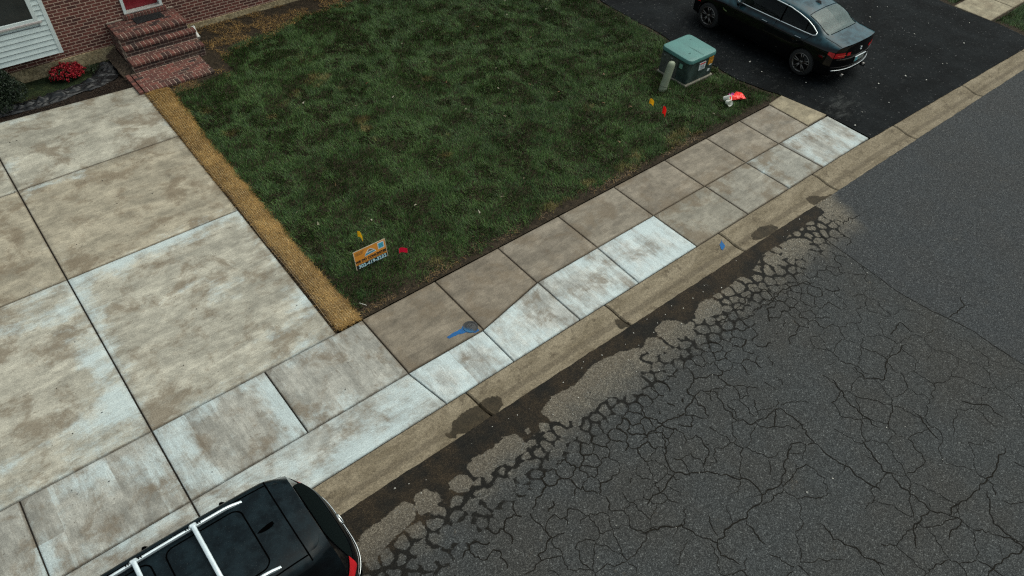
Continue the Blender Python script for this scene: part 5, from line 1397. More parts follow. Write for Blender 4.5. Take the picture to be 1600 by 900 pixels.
mb = MB(); mb.add([(c[0] - .003, 0, .86)] + [(c[0] - .003, .037 * math.cos(t), .86 + .037 * math.sin(t)) for t in np.linspace(0, 2 * math.pi, 25)], [(0, i, i + 1) for i in range(1, 25)]); mb.build("badge_disc", plain("pale enamel", (.35, .42, .46), .3), bd)
mb = MB()
P = [(x - .22, y * 1.2) for x, y in [(.66, 0), (.74, .028), (.82, .034), (.88, .024), (.9, 0), (.88, -.024), (.82, -.034), (.74, -.028)]]
zt = float(sb.top(.58, 0)[2])
mb.add([(x, y, zt - .02) for x, y in P] + [(.48, 0, zt + .055), (.55, .006, zt + .05), (.55, -.006, zt + .05)], [(0, 1, 9, 8), (1, 2, 3, 9), (3, 4, 9), (4, 5, 10), (4, 10, 9), (5, 6, 7, 10), (7, 0, 8, 10), (8, 9, 10)])
mb.build("antenna_fin", m_black_trim, sedan, True)
for s in (1, -1):
    mb = MB(); mb.lathe([(.042, 0), (.046, .0), (.046, .10), (.04, .10)], 16, (-.96, .48 * s, .27), 'X', caps=False); mb.build("exhaust_tip", m_rim, sedan, True)
for x in (0, 2.968):
    for s in (1, -1): wheel(sedan, x, .80 * s, .335, .335, .235, s, 5, True)

# ---------- the SUV ---------------------------------------------------------------------------
SUV = [
 (-.50, [(.74, .32), (.87, .40), (.925, .65), (.915, .95), (.83, 1.13), (.645, 1.40), (.47, 1.585), (.28, 1.64), (0, 1.655)]),
 (-.38, [(.76, .30), (.90, .38), (.945, .65), (.935, .95), (.868, 1.13), (.70, 1.41), (.545, 1.62), (.325, 1.675), (0, 1.69)]),
 (-.25, [(.78, .28), (.92, .36), (.965, .65), (.955, .95), (.885, 1.13), (.735, 1.42), (.585, 1.645), (.35, 1.70), (0, 1.715)]),
 (.3, [(.80, .26), (.94, .34), (.98, .65), (.97, .95), (.90, 1.12), (.75, 1.43), (.595, 1.675), (.36, 1.73), (0, 1.745)]),
 (1.0, [(.80, .25), (.94, .33), (.985, .65), (.975, .95), (.905, 1.11), (.755, 1.44), (.60, 1.69), (.36, 1.745), (0, 1.76)]),
 (1.7, [(.80, .25), (.94, .33), (.985, .65), (.975, .95), (.905, 1.10), (.755, 1.43), (.61, 1.675), (.37, 1.735), (0, 1.75)]),
 (2.1, [(.80, .25), (.94, .33), (.985, .65), (.975, .94), (.90, 1.09), (.76, 1.38), (.635, 1.59), (.38, 1.655), (0, 1.675)]),
 (2.5, [(.80, .25), (.94, .33), (.985, .65), (.97, .93), (.88, 1.08), (.76, 1.24), (.65, 1.36), (.38, 1.44), (0, 1.46)]),
 (2.85, [(.80, .25), (.94, .33), (.98, .64), (.96, .92), (.85, 1.06), (.73, 1.12), (.60, 1.15), (.34, 1.18), (0, 1.19)]),
 (3.3, [(.78, .27), (.92, .35), (.96, .62), (.92, .88), (.80, 1.0), (.68, 1.05), (.54, 1.075), (.30, 1.095), (0, 1.10)]),
 (3.62, [(.72, .3), (.86, .38), (.90, .6), (.85, .82), (.74, .93), (.62, .965), (.48, .985), (.26, 1.0), (0, 1.005)])]
ub = Body(SUV, ([.3, .6, .8, 1.0, 1.13, 1.3, 1.5, 1.68], [.43, .475, .455, .42, .335, .235, .15, .10]), ([.3, .6, .8, 1.0], [.25, .30, .30, .22]), 3.8)
suv = empty("suv", (-3.25, -1.065, -.035), R(180), "black suv with silver roof rails parked at the kerb beside the driveway apron", "car")
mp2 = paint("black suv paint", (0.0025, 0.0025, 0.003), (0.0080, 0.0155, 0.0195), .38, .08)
mg2 = glass("suv side glass", (.1, .12, .12), .15)
mrg2 = glass("suv rear glass", (.1, .1, .1), .12, .02, spec=0.0)
DLO2 = [(2.35, 1.13), (1.0, 1.15), (-.2, 1.20), (-.36, 1.30), (-.30, 1.42), (-.1, 1.53), (.4, 1.58), (1.0, 1.60), (1.7, 1.585), (2.05, 1.50), (2.4, 1.28)]
arch2 = [(0, .365, .42), (2.9, .365, .42)]
none = lambda x, v, cx, cy, cz: np.zeros(x.shape, bool)
ws2 = lambda x, v, cx, cy, cz: (x > 1.92) & (x < 2.78) & (v > 6.05)
build_skin(ub, suv, {'body': mp2, 'glass': mg2, 'rglass': mrg2}, arch2, DLO2, none, ws2)
# tailgate end: bumper, glass, lamps
mb = MB(); end_patch(ub, mb, -1, 1, .325, 1.652, True, na=48, nz=44); mb.build("tailgate", mp2, suv, True)
mb = MB(); end_patch(ub, mb, -1, 1, .305, 1.0, False, na=36, nz=18); mb.build("bumper", mp2, suv, True)
mb = MB(); end_patch(ub, mb, -.74, .74, 1.10, 1.585, True, .010, 36, 16); mb.build("rear_window", mrg2, suv, True)
mb = MB()
P = []
for t in np.linspace(0, 1, 10):          # roof spoiler over the rear glass
    row = []
    for a in np.sin(np.linspace(-1, 1, 61) * math.pi / 2):
        y = a * (.588 - .02 * t * t); e = abs(a) ** 7
        x0 = -.300; x1 = -.575 + .275 * e
        x = x0 + (x1 - x0) * t
        zt = float(ub.top(-.30, y)[2]) if abs(y) < .58 else float(ub.top(-.30, math.copysign(.58, y))[2]) - (abs(y) - .58) * .9
        row.append((x, y, zt + .010 - .035 * t ** 1.6))
    P.append(row)
P = np.array(P); Q = P.copy(); Q[..., 2] -= .035 
mb.grid(P); mb.grid(Q[:, ::-1]); mb.grid(np.stack([P[-1], Q[-1]], 0)); mb.grid(np.stack([P[:, 0], Q[:, 0]], 0)); mb.grid(np.stack([Q[:, -1], P[:, -1]], 0))
sp = mb.build("spoiler", mp2, suv, True)
for s in (1, -1):
    mb = MB(); end_patch(ub, mb, .74 * s, 1.0 * s, 1.0, 1.17, True, .012, 16, 8); side_patch(ub, mb, [(-.495, .99), (-.22, 1.04), (-.22, 1.08), (-.495, 1.18)], .010, 8, s)
    mb.build("tail_light", m_lampred, suv, True)
mb = MB(); mb.tube([ub.end(a, .80, True, .012) for a in np.linspace(-.80, .80, 40)], [.004 + .004 * (1 - abs(a) ** 3) for a in np.linspace(-1, 1, 40)], 6)
mb.build("tailgate_trim", m_chrome, suv, True)
mb = MB(); c = ub.end(0, .91, True, .012)
mb.tube([(c[0] - .002 + .02 * math.sin(t), .082 * math.cos(t), .915 + .042 * math.sin(t)) for t in np.linspace(0, 2 * math.pi, 29)[:-1]], .008, 6, True)
mb.tube([(c[0] - .002, .05, .905), (c[0] + .01, 0, .945), (c[0] - .002, -.05, .905)], .006, 6); mb.build("badge", m_chrome, suv, True)
mb = MB(); mb.tube([ub.end(a, 1.075, True, .003) for a in np.linspace(-.86, .86, 40)], .004, 5); mb.tube([ub.end(.86, z, True, .003) for z in np.linspace(.72, 1.075, 12)], .004, 5); mb.tube([ub.end(-.86, z, True, .003) for z in np.linspace(.72, 1.075, 12)], .004, 5)
mb.tube([ub.end(a, .68, True, .003) for a in np.linspace(-.98, .98, 40)], .005, 5)
top_line(ub, mb, [(-.29, .60), (-.285, .3), (-.285, 0), (-.285, -.3), (-.29, -.60)], .010, .002)
for s in (1, -1): top_line(ub, mb, [(-.28, .53 * s), (.3, .545 * s), (1.0, .55 * s), (1.75, .56 * s)], .009, .002)
def rrect(x0, x1, y, r_):
    P = []
    for cx, cy, a0 in ((x1 - r_, y - r_, 0), (x0 + r_, y - r_, 90), (x0 + r_, -y + r_, 180), (x1 - r_, -y + r_, 270)):
        for k in range(7): t = R(a0 + k * 15); P.append((cx + r_ * math.cos(t), cy + r_ * math.sin(t)))
    return P
top_line(ub, mb, rrect(.02, .86, .42, .10), .0085, .002, closed=True)
top_line(ub, mb, rrect(1.02, 1.62, .42, .10), .0085, .002, closed=True)
for s in (1, -1):
    for ln in ([(2.2, 1.10), (2.18, .8), (2.25, .35)], [(1.0, 1.11), (1.0, .34)], [(.05, 1.14), (.35, .9), (.48, .6), (.5, .36)]): side_line(ub, mb, ln, .005, 0, s)
    side_line(ub, mb, [(1.0, 1.15), (1.02, 1.60)], .03, .002, s); side_line(ub, mb, [(.1, 1.19), (.14, 1.56)], .03, .002, s)
mb.build("panel_gap", m_seam, suv)
for s in (1, -1):
    mb = MB(); side_line(ub, mb, [(-.36, 1.185), (1.0, 1.135), (2.35, 1.115)], .012, .004, s); mb.build("window_trim", m_chrome, suv, True)
for s in (1, -1):                         # rails: flat bar with tapering feet at both ends
    mb = MB(); P = []
    for x in np.linspace(-.06, 1.95, 40):
        e = min((x + .06) / .22, (1.95 - x) / .22, 1.0); z = float(ub.top(x, .49 * s)[2]); h = .055 * math.sin(e * math.pi / 2)
        P.append([(x, (.485 + dy) * s, z + h + dz - .012) for dy, dz in ((-.015, 0), (-.013, .022), (0, .027), (.013, .022), (.015, 0), (.012, -.02), (-.012, -.02), (-.015, 0))])
    mb.grid(np.array(P)); mb.build("roof_rail", m_silver, suv, True, 40)
for x in (.49, 1.14):
    mb = MB(); P = []
    for y in np.linspace(-.50, .50, 24):
        z = 1.798 + .012 * (1 - (y / .5) ** 2)
        P.append([(x + .026 * math.cos(t), y, z + .013 * math.sin(t)) for t in np.linspace(0, 2 * math.pi, 13)])
    mb.grid(np.array(P))
    cb = mb.build("cross_bar", m_silver, suv, True)
    for s in (1, -1):
        mb = MB(); mb.box((x, .492 * s, 1.79), (.085, .05, .045), bev=.015); mb.build("bar_clamp", m_silver, cb)
    for s in (1, -1):
        for d in (-.055, .055, -.08, .08): mb = MB(); mb.box((x + d, .487 * s, 1.785), (.010, .02, .05)); mb.build("clamp_bolt", m_seam, cb)
zt = float(ub.top(-.15, 0)[2])
mb = MB()
P = [(-.23, 0), (-.20, .022), (-.12, .032), (-.03, .022), (.02, 0), (-.03, -.022), (-.12, -.032), (-.20, -.022)]
mb.add([(x, y, zt - .01) for x, y in P] + [(-.22, 0, zt + .075), (-.15, .006, zt + .062), (-.15, -.006, zt + .062)], [(0, 8, 9, 1), (1, 9, 2), (2, 9, 3), (3, 9, 4), (4, 10, 5), (4, 9, 10), (5, 10, 6), (6, 10, 7), (7, 10, 8, 0), (8, 10, 9)])
mb.build("antenna_fin", m_seam, suv, True)
mb = MB(); mb.box((1.3, 0, .30), (4.3, 1.5, .06)); mb.box((1.2, 0, .45), (2.4, 1.7, .2)); mb.box((-.5, 0, .5), (.5, 1.3, .3))
for x in (0, 2.9):
    for s in (1, -1): wheel_well(ub, mb, x, .365, .43, .58 * s, .90 * s)
mb.build("underbody", m_black_trim, suv)
for y in (.38, -.38):
    for x in (1.7, .75): mb = MB(); seat(mb, x, y, .68); mb.build("seat", m_seat, suv)
mb = MB(); mb.box((2.3, 0, 1.0), (.5, 1.4, .16), bev=.05); mb.build("dashboard", m_seat, suv)
for s in (1, -1):
    mb = MB(); c = ub.side(2.2, 1.14, .0); mb.box((c[0], (c[1] + .13) * s, 1.16), (.12, .20, .17), bev=.05); mb.tube([(c[0], (c[1] - .03) * s, 1.11), (c[0], (c[1] + .06) * s, 1.13)], .03, 8); mb.build("wing_mirror", mp2, suv, True)
    for x in (.35, 1.3):
        mb = MB(); c = ub.side(x, .98, .025); mb.box((c[0], c[1] * s, c[2]), (.22, .024, .034), bev=.01); mb.build("door_handle", m_chrome, suv)
for x in (0, 2.9):
    for s in (1, -1): wheel(suv, x, .84 * s, .365, .365, .235, s, 5, True)
# ------------------------------------------------------------------ things on the lawn and the walk
def text_obj(name, body, size, mat, parent, M, bold=0.0, ext=.0008, align='CENTER', sx=1.0):
    cu = bpy.data.curves.new(name, 'FONT'); cu.body = body; cu.size = size; cu.extrude = ext; cu.offset = bold
    cu.align_x = align; cu.align_y = 'CENTER'; cu.space_character = 1.05
    cu.materials.append(mat)
    t = bpy.data.objects.new(name, cu); COL.objects.link(t)
    bpy.context.view_layer.update()
    me = bpy.data.meshes.new_from_object(t.evaluated_get(bpy.context.evaluated_depsgraph_get()))
    COL.objects.unlink(t); bpy.data.objects.remove(t); bpy.data.curves.remove(cu)
    me.materials.clear(); me.materials.append(mat)
    me.transform(M @ Matrix.Diagonal((sx, 1, 1, 1)))
    return link(bpy.data.objects.new(name, me), parent)
m_orange = plain("orange sign board", (0.66, 0.25, 0.030), .55, var=.10)
m_ink = plain("black ink", (0.010, 0.010, 0.010), .6)
m_cyan = plain("light blue ink", (0.14, 0.50, 0.62), .5, var=.1)
m_white = plain("white ink", (0.62, 0.66, 0.64), .5, var=.06)
m_wire = plain("galvanised wire", (0.35, 0.36, 0.35), .4, .8)
sign = empty("yard_sign", (.82, 3.29, 0), R(-1), "orange yard sign advertising concrete work stuck in the lawn near the sidewalk", "sign")
W_, H_, zb = .655, .40, .10
tilt = Matrix.Rotation(R(-9), 4, 'X')
Mx = Matrix.Translation((0, 0, zb)) @ tilt                      # panel space: x right, z up, faces -y
def panel(mb, x0, x1, z0, z1, y0, y1):
    mb.add([tuple(Mx @ Vector((x, y, z))) for z in (z0, z1) for x, y in ((x0, y0), (x1, y0), (x1, y1), (x0, y1))], [(3, 2, 1, 0), (4, 5, 6, 7), (0, 1, 5, 4), (1, 2, 6, 5), (2, 3, 7, 6), (3, 0, 4, 7)])
mb = MB(); panel(mb, -W_ / 2, W_ / 2, .095, H_, 0, .006); mb.build("panel", m_orange, sign)
mb = MB(); panel(mb, -W_ / 2, W_ / 2, 0, .0945, 0, .006); mb.build("phone_strip", m_ink, sign)
mb = MB()
for a in ((-W_ / 2 - .004, -W_ / 2 + .006, 0, H_ + .004), (W_ / 2 - .006, W_ / 2 + .004, 0, H_ + .004), (-W_ / 2, W_ / 2, H_ - .006, H_ + .004)): panel(mb, *a, -.002, .004)
mb.build("panel_edge", plain("pale board edge", (0.60, 0.50, 0.36), .6), sign)
for x in (-.2, .2): mb = MB(); mb.tube([tuple(Mx @ Vector((x, .010, .25))), tuple(Mx @ Vector((x, .010, -.05))), (x, .05, -.12)], .004, 6); mb.build("stake", m_wire, sign)
face = lambda x, z, d=.0025: Mx @ Matrix.Translation((x, -d, z)) @ Matrix.Rotation(R(90), 4, 'X')
text_obj("lettering", "WE DO CONCRETE!!", .070, m_ink, sign, face(0, .160), .0042, sx=.93)
text_obj("lettering", "302-419-3232", .098, m_cyan, sign, face(0.01, .048), .004, sx=1.0)
text_obj("lettering", "302-419-3232", .098, m_white, sign, face(0.006, .044, .0045), .0, sx=1.0)
mb = MB()
panel(mb, -.30, .30, .110, .118, -.002, 0)
for x0, x1, z in ((-.30, -.12, .352), (-.30, -.135, .329), (-.30, -.15, .306)): panel(mb, x0, x1, z, z + .008, -.002, 0)
mb.build("small_print", plain("brown ink", (0.16, 0.075, 0.02), .6), sign)
mb = MB(); panel(mb, .165, .295, .238, .372, -.002, 0); fr = mb.build("square_panel", m_white, sign)
mb = MB(); panel(mb, .180, .280, .255, .357, -.004, -.0021); mb.build("blue_square", plain("blue ink", (0.05, 0.33, 0.46), .5, var=.25, scale=60), fr)
mb = MB()
mb.add([tuple(Mx @ Vector((x, -.002, z))) for x, z in ((-.125, .215), (.12, .235), (.10, .275), (.03, .335), (-.03, .34), (-.10, .27))], [(0, 1, 2, 3, 4, 5)])
lg = mb.build("logo", m_white, sign)
mb = MB()
mb.add([tuple(Mx @ Vector((x, -.0035, z))) for x, z in ((-.055, .285), (.075, .292), (.022, .327), (-.022, .331))], [(0, 1, 2, 3)])
mb.build("logo_top", plain("brown grey ink", (0.17, 0.115, 0.06), .6, var=.5, scale=50), lg)
mb = MB()
mb.add([tuple(Mx @ Vector((x, -.0035, z))) for x, z in ((-.112, .228), (.10, .245), (.085, .275), (-.085, .268))], [(0, 1, 2, 3)])
mb.build("logo_band", plain("logo blue ink", (0.06, 0.25, 0.36), .6, var=.5, scale=60), lg)

def vinyl(col):
    M = Mat("thin flag vinyl"); n = M.noise(M.pos(), 20.0, 4.0, .6)
    f = M.step(n, .3, .7, .88, 1.1); c = M.mix(1.0, col, M.n("CombineColor", Red=f, Green=f, Blue=f), 'MULTIPLY')
    M.set(Base_Color=c, Roughness=.5)
    tl = M.n("BsdfTranslucent", Color=c); mx = M.t.nodes.new("ShaderNodeMixShader"); mx.inputs[0].default_value = .5
    M.t.links.new(M.b.outputs[0], mx.inputs[1]); M.t.links.new(tl, mx.inputs[2]); M.t.links.new(mx.outputs[0], M.out.inputs[0])
    return M.m
def marker_flag(label, loc, az, col, size=(.10, .085), hgt=.24, droop=.3, lean=(0, 0)):
    root = empty("marker_flag", loc, az, label, "marker flag", "utility marker flags in the lawn")
    mb = MB(); tip = (lean[0], lean[1], hgt); mb.tube([(0, 0, -.06), (lean[0] * .5, lean[1] * .5, hgt * .5), tip], .0022, 5); mb.build("wire", m_wire, root)
    mb = MB(); P = []
    for u in np.linspace(0, 1, 8):
        P.append([(tip[0] + u * size[0] * math.cos(droop * u), tip[1] + .02 * math.sin(u * 5), tip[2] - .004 - v * size[1] - size[0] * u * math.sin(droop * u)) for v in np.linspace(0, 1, 6)])
    P = np.array(P); mb.grid(P); mb.build("flag", vinyl(col), root, True)
    return root
marker_flag("yellow marker flag standing behind the orange yard sign", (.92, 4.03, 0), R(-60), (0.92, 0.50, 0.015), (.13, .15), .29, .5, (.02, .03))
marker_flag("pink red marker flag right of the orange yard sign", (1.33, 3.18, 0), R(-5), (0.95, 0.012, 0.06), (.17, .12), .26, .25)
marker_flag("yellow marker flag in the lawn nearest the grey green pedestal", (8.98, 3.98, 0), R(-30), (0.95, 0.45, 0.012), (.14, .14), .28, .6, (.02, 0))
marker_flag("red marker flag in the lawn in front of the green utility box", (8.98, 3.53, 0), R(-50), (0.95, 0.016, 0.014), (.13, .20), .31, .8)

# green pad-mounted utility box
box = empty("utility_box", (11.05, 4.60, 0), R(0), "green pad mounted electrical box with warning stickers beside the blacktop driveway", "utility box")
m_green = plain("lit green enamel", (0.066, 0.185, 0.165), .5, var=.10, scale=3)  # lid: green brightened to paint in the light from above
m_green_shade = plain("shaded green enamel", (0.024, 0.042, 0.036), .5, var=.35, scale=4)  # cabinet: same enamel with the sides' shade painted in
def rr(w, d, r_, n=6):
    P = []
    for cx, cy, a0 in ((w / 2 - r_, d / 2 - r_, 0), (-w / 2 + r_, d / 2 - r_, 90), (-w / 2 + r_, -d / 2 + r_, 180), (w / 2 - r_, -d / 2 + r_, 270)):
        for k in range(n + 1): t = R(a0 + 90 * k / n); P.append((cx + r_ * math.cos(t), cy + r_ * math.sin(t)))
    return P
mb = MB(); mb.box((0.0, -.01, .0), (1.07, .985, .055), bev=.012); mb.build("concrete_pad", plain("pad concrete", (0.21, 0.195, 0.15), .9, var=.2, bump=.3), box)
mb = MB(); mb.prism(rr(1.01, .93, .05), .036, .612); cab = mb.build("cabinet", m_green_shade, box, False)
mb = MB()
L_ = [rr(1.05, .97, .12), rr(1.07, .99, .13), rr(1.07, .99, .13), rr(1.045, .965, .12), rr(.98, .90, .10)]
zs = [.605, .608, .660, .690, .702]
n = len(L_[0])
V = [(x, y, z + .018 * (y / .5)) for P, z in zip(L_, zs) for x, y in P]
F = [(k * n + i, k * n + (i + 1) % n, (k + 1) * n + (i + 1) % n, (k + 1) * n + i) for k in range(4) for i in range(n)] + [tuple(4 * n + i for i in range(n)), tuple(range(n))[::-1]]
mb.add(V, F); lid = mb.build("lid", m_green, box, True, 35)
mb = MB(); mb.box((.0, .0, .7035), (.006, .92, .003)); mb.box((-.25, -.2, .699), (.07, .012, .012)); mb.box((.3, .25, .708), (.07, .012, .012)); mb.build("lid_seam", plain("darker green seam", (0.03, 0.085, 0.07), .6), lid)
mb = MB(); mb.box((.02, -.472, .40), (.24, .012, .20)); st = mb.build("warning_label", m_white, box)
mb = MB(); mb.box((.02, -.480, .472), (.20, .006, .035)); mb.build("label_header", plain("red ink", (0.50, 0.03, 0.03), .6), st)
mb = MB()
for k in range(4): mb.box((.02, -.480, .425 - k * .030), (.17 - .03 * (k % 2), .006, .010))
mb.build("label_print", plain("grey ink", (.12, .14, .16), .6), st)
for i in range(3):
    for j in range(2):
        mb = MB(); mb.box((.28 + i * .062, -.472, .505 - j * .105), (.056, .010, .095)); yl = mb.build("number_tile", plain("yellow tile", (0.62, 0.27, 0.02), .5, var=.15, scale=50), box)
        mb = MB(); mb.tube([(.272 + i * .062, -.479, .53 - j * .105), (.287 + i * .062, -.479, .505 - j * .105), (.277 + i * .062, -.479, .475 - j * .105)], .006, 5); mb.build("digit", m_ink, yl)
mb = MB(); mb.box((.36, -.472, .335), (.10, .008, .03)); mb.box((.33, -.472, .19), (.09, .008, .06)); mb.build("white_tag", m_white, box)
mb = MB(); mb.box((-.516, -.22, .44), (.010, .10, .12)); mb.build("green_tag", plain("pale green tag", (0.15, 0.33, 0.25), .5), box)
mb = MB()
for y in (.1, .33): mb.box((-.52, y, .50), (.03, .06, .045), bev=.01)
mb.build("lid_latch", plain("grey steel", (0.16, 0.17, 0.16), .5, .5), box)
mb = MB(); mb.box((-.5135, .16, .31), (.004, .55, .50)); mb.build("side_plate", plain("weathered grey green plate", (0.060, 0.068, 0.058), .6, var=.3, scale=6), cab)

# telecom pedestal, leaning
ped = empty("utility_pedestal", (9.97, 4.37, 0), 0, "leaning grey green plastic utility pedestal with rounded top beside the green box", "pedestal")
M_ = Matrix.Rotation(R(7.5), 4, Vector((.55, -.75, 0)).cross(Vector((0, 0, 1)))) if False else Matrix.Rotation(R(12), 4, 'Y')
mb = MB()
prof = [(.112, -.1), (.110, .05), (.105, .60), (.102, .655), (.085, .70), (.05, .722), (0, .728)]
V0 = len(mb.v); mb.lathe(prof, 28, (0, 0, 0), 'Z', caps=False)
mb.v = [tuple(M_ @ Vector((x * 1.05, y * .82, z))) for x, y, z in mb.v]
mb.build("housing", plain("grey green plastic", (0.225, 0.255, 0.175), .6, var=.10, scale=5), ped, True)
mb = MB(); mb.lathe([(.114, .085), (.116, .09), (.116, .115), (.113, .12)], 28, (0, 0, 0), 'Z', caps=False)
mb.v = [tuple(M_ @ Vector((x * 1.05, y * .82, z))) for x, y, z in mb.v]
mb.build("base_ring", plain("darker grey green plastic", (0.17, 0.19, 0.13), .6), ped, True)

# crumpled red bag and white cups
P = []
for t in np.linspace(0, 1, 30):
    row = []
    for s in np.linspace(0, 1, 22):
        x = -.20 + .47 * t; w = .05 + .17 * t
        y = (s - .5) * 2 * w * .75 + .05 * t - .05 * t * t
        z = .075 + .075 * math.sin(math.pi * s) * (1 - .5 * t) + .07 * (float(fbm(np.array(x * 1.), np.array(y), 13, 3, 101)) - .5)
        row.append((x, y, z))
    P.append(row)
P = np.array(P); Q = P.copy(); Q[..., 2] = .055
mb = MB(); mb.grid(P); mb.grid(Q[:, ::-1]); mb.grid(np.stack([P[-1], Q[-1]], 0)); mb.grid(np.stack([Q[0], P[0]], 0))
bag = empty("plastic_bag", (11.02, 2.98, .01), R(-10), "crumpled bright red plastic bag lying on the lawn beside two white cups", "bag")
mb.build("sheet", plain("bright red film", (0.90, 0.024, 0.014), .3, var=.15, scale=18), bag, True)
mb = MB(); mb.grid(np.array([[(x, y + .07, .125 + .03 * math.sin(x * 40) + .02 * math.cos(y * 60)) for y in np.linspace(-.05, .05, 8)] for x in np.linspace(-.12, .03, 10)]))
mb.build("pink_print", plain("pink and white film", (0.62, 0.10, 0.40), .4, var=.8, scale=16), bag, True)
def cup(loc, az, lb, tilt_):
    mb = MB(); M2 = Matrix.Rotation(az, 4, 'Z') @ Matrix.Rotation(tilt_, 4, 'X')
    mb.lathe([(.0, .002), (.05, 0), (.053, .006), (.072, .17), (.075, .176), (.072, .172), (.05, .01)], 20, (0, 0, 0), 'Z', caps=False)
    mb.v = [tuple(M2 @ Vector(p)) for p in mb.v]
    o = mb.build("cup", plain("white plastic", (0.85, 0.85, 0.76), .5, var=.08, scale=20), None, True); o.location = loc
    return tag(o, lb, "cup")
cup((10.80, 3.10, .075), R(20), "white plastic cup touching the red bag, lying upper of the pair", R(62))
cup((10.74, 2.96, .07), R(-25), "smaller cream plastic cup lying nearest the sidewalk below the red bag", R(70)).scale = (.95, .95, .95)

# water meter lid and the blue paint
def washed(name, col):
    M = Mat(name); p = M.pos(); n = M.noise(p, 18.0, 5.0, .65)
    s = M.math('ADD', M.math('ADD', M.math('MULTIPLY', M.n("SeparateXYZ", out=0, i0=p), 6.0), M.math('MULTIPLY', M.n("SeparateXYZ", out=1, i0=p), 3.0)), M.math('MULTIPLY', n, .9))
    M.set(Base_Color=M.mix(M.step(s, .30, -.35), M.mix(M.step(n, .3, .7), col, (col[0] * 2, col[1] * 2, col[2] * 2)), (0.006, 0.095, 0.21)), Roughness=.7)
    M.bump(n, .5, .004)
    return M.m
mb = MB()
mb.lathe([(0, .010), (.085, .010), (.09, .006), (.10, .006), (.104, .012), (.130, .012), (.135, .004), (.135, -.01)], 40, (0, 0, 0), 'Z', caps=False)
lidr = mb.build("meter_lid", washed("cast iron with blue overspray", (0.020, 0.020, 0.020)), None, True, 40)
lidr.location = (1.375, 1.045, .0)
tag(lidr, "round dark iron water meter lid set in the sidewalk with blue overspray", "meter lid")
mb = MB()
for r_ in (.03, .06): mb.tube([(r_ * math.cos(t), r_ * math.sin(t), .011) for t in np.linspace(0, 2 * math.pi, 25)[:-1]], .004, 6, True)
for k in range(8): mb.box((.045 * math.cos(k * .785), .045 * math.sin(k * .785), .0115), (.028, .008, .006), k * .785)
mb.build("lid_pattern", washed("worn iron with blue overspray", (0.045, 0.045, 0.045)), lidr)
m_blue = plain("blue marking paint", (0.002, 0.085, 0.25), .8, var=.22, scale=16)
def stroke(name, pts, z, label, cat):
    P = [np.array(p) for p in pts]; out = []
    for i in range(len(P)):
        a, b = P[i], P[(i + 1) % len(P)]
        for k in range(4): q = a + (b - a) * k / 4; out.append(tuple(q + (rng.random(2) - .5) * .012))
    mb = MB(); mb.prism(out, z, z + .0035); return tag(mb.build(name, m_blue), label, cat)
stroke("paint_mark", [(.915, 1.10), (.93, 1.055), (.985, 1.05), (1.10, 1.035), (1.22, 1.00), (1.30, .96), (1.34, .90), (1.38, .885), (1.45, .89), (1.455, .94), (1.40, 1.0), (1.37, 1.16), (1.30, 1.15), (1.22, 1.105), (1.05, 1.115)], .0005, "blue spray paint stroke running under the iron meter lid on the sidewalk", "paint mark")
mbk = stroke("paint_mark", [(6.755, -.155), (6.71, -.20), (6.70, -.285), (6.58, -.335), (6.56, -.30), (6.61, -.22), (6.68, -.19)], -.0, "small blue paint arrow on the top of the tan kerb", "paint mark")
mbk.data.vertices.foreach_set("co", np.array([c for v in mbk.data.vertices for c in (v.co.x, v.co.y, float(np.interp(v.co.y / -.61, [p[0] for p in PROF[1:-1]], [p[1] for p in PROF[1:-1]])) + .006 + (.003 if v.co.z > .002 else 0))]))

# ------------------------------------------------------------------ small litter
def debris(name, pts, zf, size, mat):
    mb = MB()
    for x, y in pts:
        s = rng.uniform(*size); rot = Matrix.Rotation(rng.uniform(0, 6.28), 3, 'Z') @ Matrix.Rotation(rng.uniform(-.4, .4), 3, 'X')
        mb.box((x, y, zf(x, y) + s * .25), (s, s * rng.uniform(.4, .9), s * .45), bev=s * .12, rot=rot)
    return tag(mb.build(name, mat), kind='stuff')
m_pale = plain("pale chips", (0.52, 0.50, 0.44), .8, var=.2)
BT = [(18.93, 3.71), (19.19, 3.53), (19.26, 2.22), (18.26, 2.11), (18.97, .97), (17.3, .74), (17.43, .68), (16.09, .56), (15.81, 1.0), (14.84, 1.22), (14.58, 1.14), (12.58, .5), (13.26, .72), (18.29, 2.51), (12.9, 3.9), (12.75, 3.4), (16.4, 2.6), (17.8, 3.3)]
BT += [(rng.uniform(12.6, 20.5), rng.uniform(.2, 6)) for _ in range(8)]
debris("blacktop_chips", BT, lambda x, y: .022, (.018, .045), m_pale)
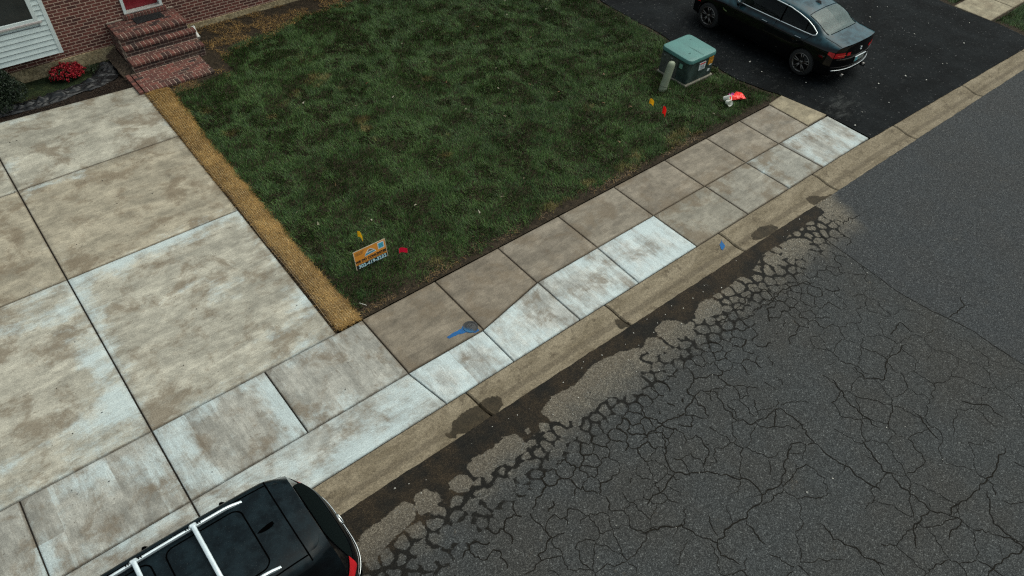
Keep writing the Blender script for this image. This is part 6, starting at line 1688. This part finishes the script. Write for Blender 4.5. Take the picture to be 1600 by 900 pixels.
RD = [(5.05, -3.0), (4.0, -2.2)] + [(rng.uniform(-1.5, 10), -.66 - abs(rng.normal(0, .25))) for _ in range(46)] + [(rng.uniform(0, 9), rng.uniform(-5.5, -1)) for _ in range(26)]
debris("road_grit", RD, lambda x, y: float(road_z(np.array(x), np.array(y))) + .002, (.008, .024), m_pale)
debris("slab_grit", [(rng.uniform(-5.5, -.6), rng.uniform(1, 11.5)) for _ in range(46)], lambda x, y: .004, (.008, .022), plain("dark grit", (.03, .025, .02), .9))
def leafbits(name, n, reg, mat, hl):
    X, Y = reg(n); n = len(X)
    return blades(name, X, Y, bed_z(X, Y) + rng.uniform(.03, .06, n), rng.uniform(*hl, n), rng.uniform(.02, .045, n), rng.uniform(0, 6.28, n), rng.uniform(1.1, 1.5, n), rng.random(n), (rng.random(n) < .3).astype(float), mat, .4)
leafbits("lawn_litter", 46, lambda n: (rng.uniform(.2, 11.5, n), rng.uniform(2.7, 11.5, n)), blade_mat("dry leaf", (.15, .11, .06), (.36, .33, .25), (.10, .05, .02), (.2, .1, .04)), (.04, .09))
mb = MB(); mb.tube([(.13, 2.63, .05), (.20, 2.50, .055)], [.007, .006], 6); tag(mb.build("stick", m_pale, None, True), "short white stick lying on the grass near the straw mat corner", "stick")

# far off, all round: the woods and hedges that close the street's horizon (seen only in the cars' paint)
n = 360
P = []
for r_, hs in ((88, 0), (90, .55), (93, .95), (97, 1.0), (103, .8), (106, 0)):
    row = []
    for k in range(n + 1):
        a = 2 * math.pi * (k % n) / n; h = 8 + 9 * float(fbm(np.array(math.cos(a) * 9), np.array(math.sin(a) * 9), 1.7, 5, 140))
        rr_ = r_ + 5 * float(fbm(np.array(math.cos(a) * 30), np.array(math.sin(a) * 30), 1.0, 3, 141))
        row.append((rr_ * math.cos(a), rr_ * math.sin(a), -.3 + hs * h))
    P.append(row)
mb = MB(); mb.grid(np.array(P)[:, ::-1])
tag(mb.build("treeline", soil_mat("far foliage", (0.012, 0.022, 0.009), (0.04, 0.06, 0.022), .6), None, True), kind='stuff')
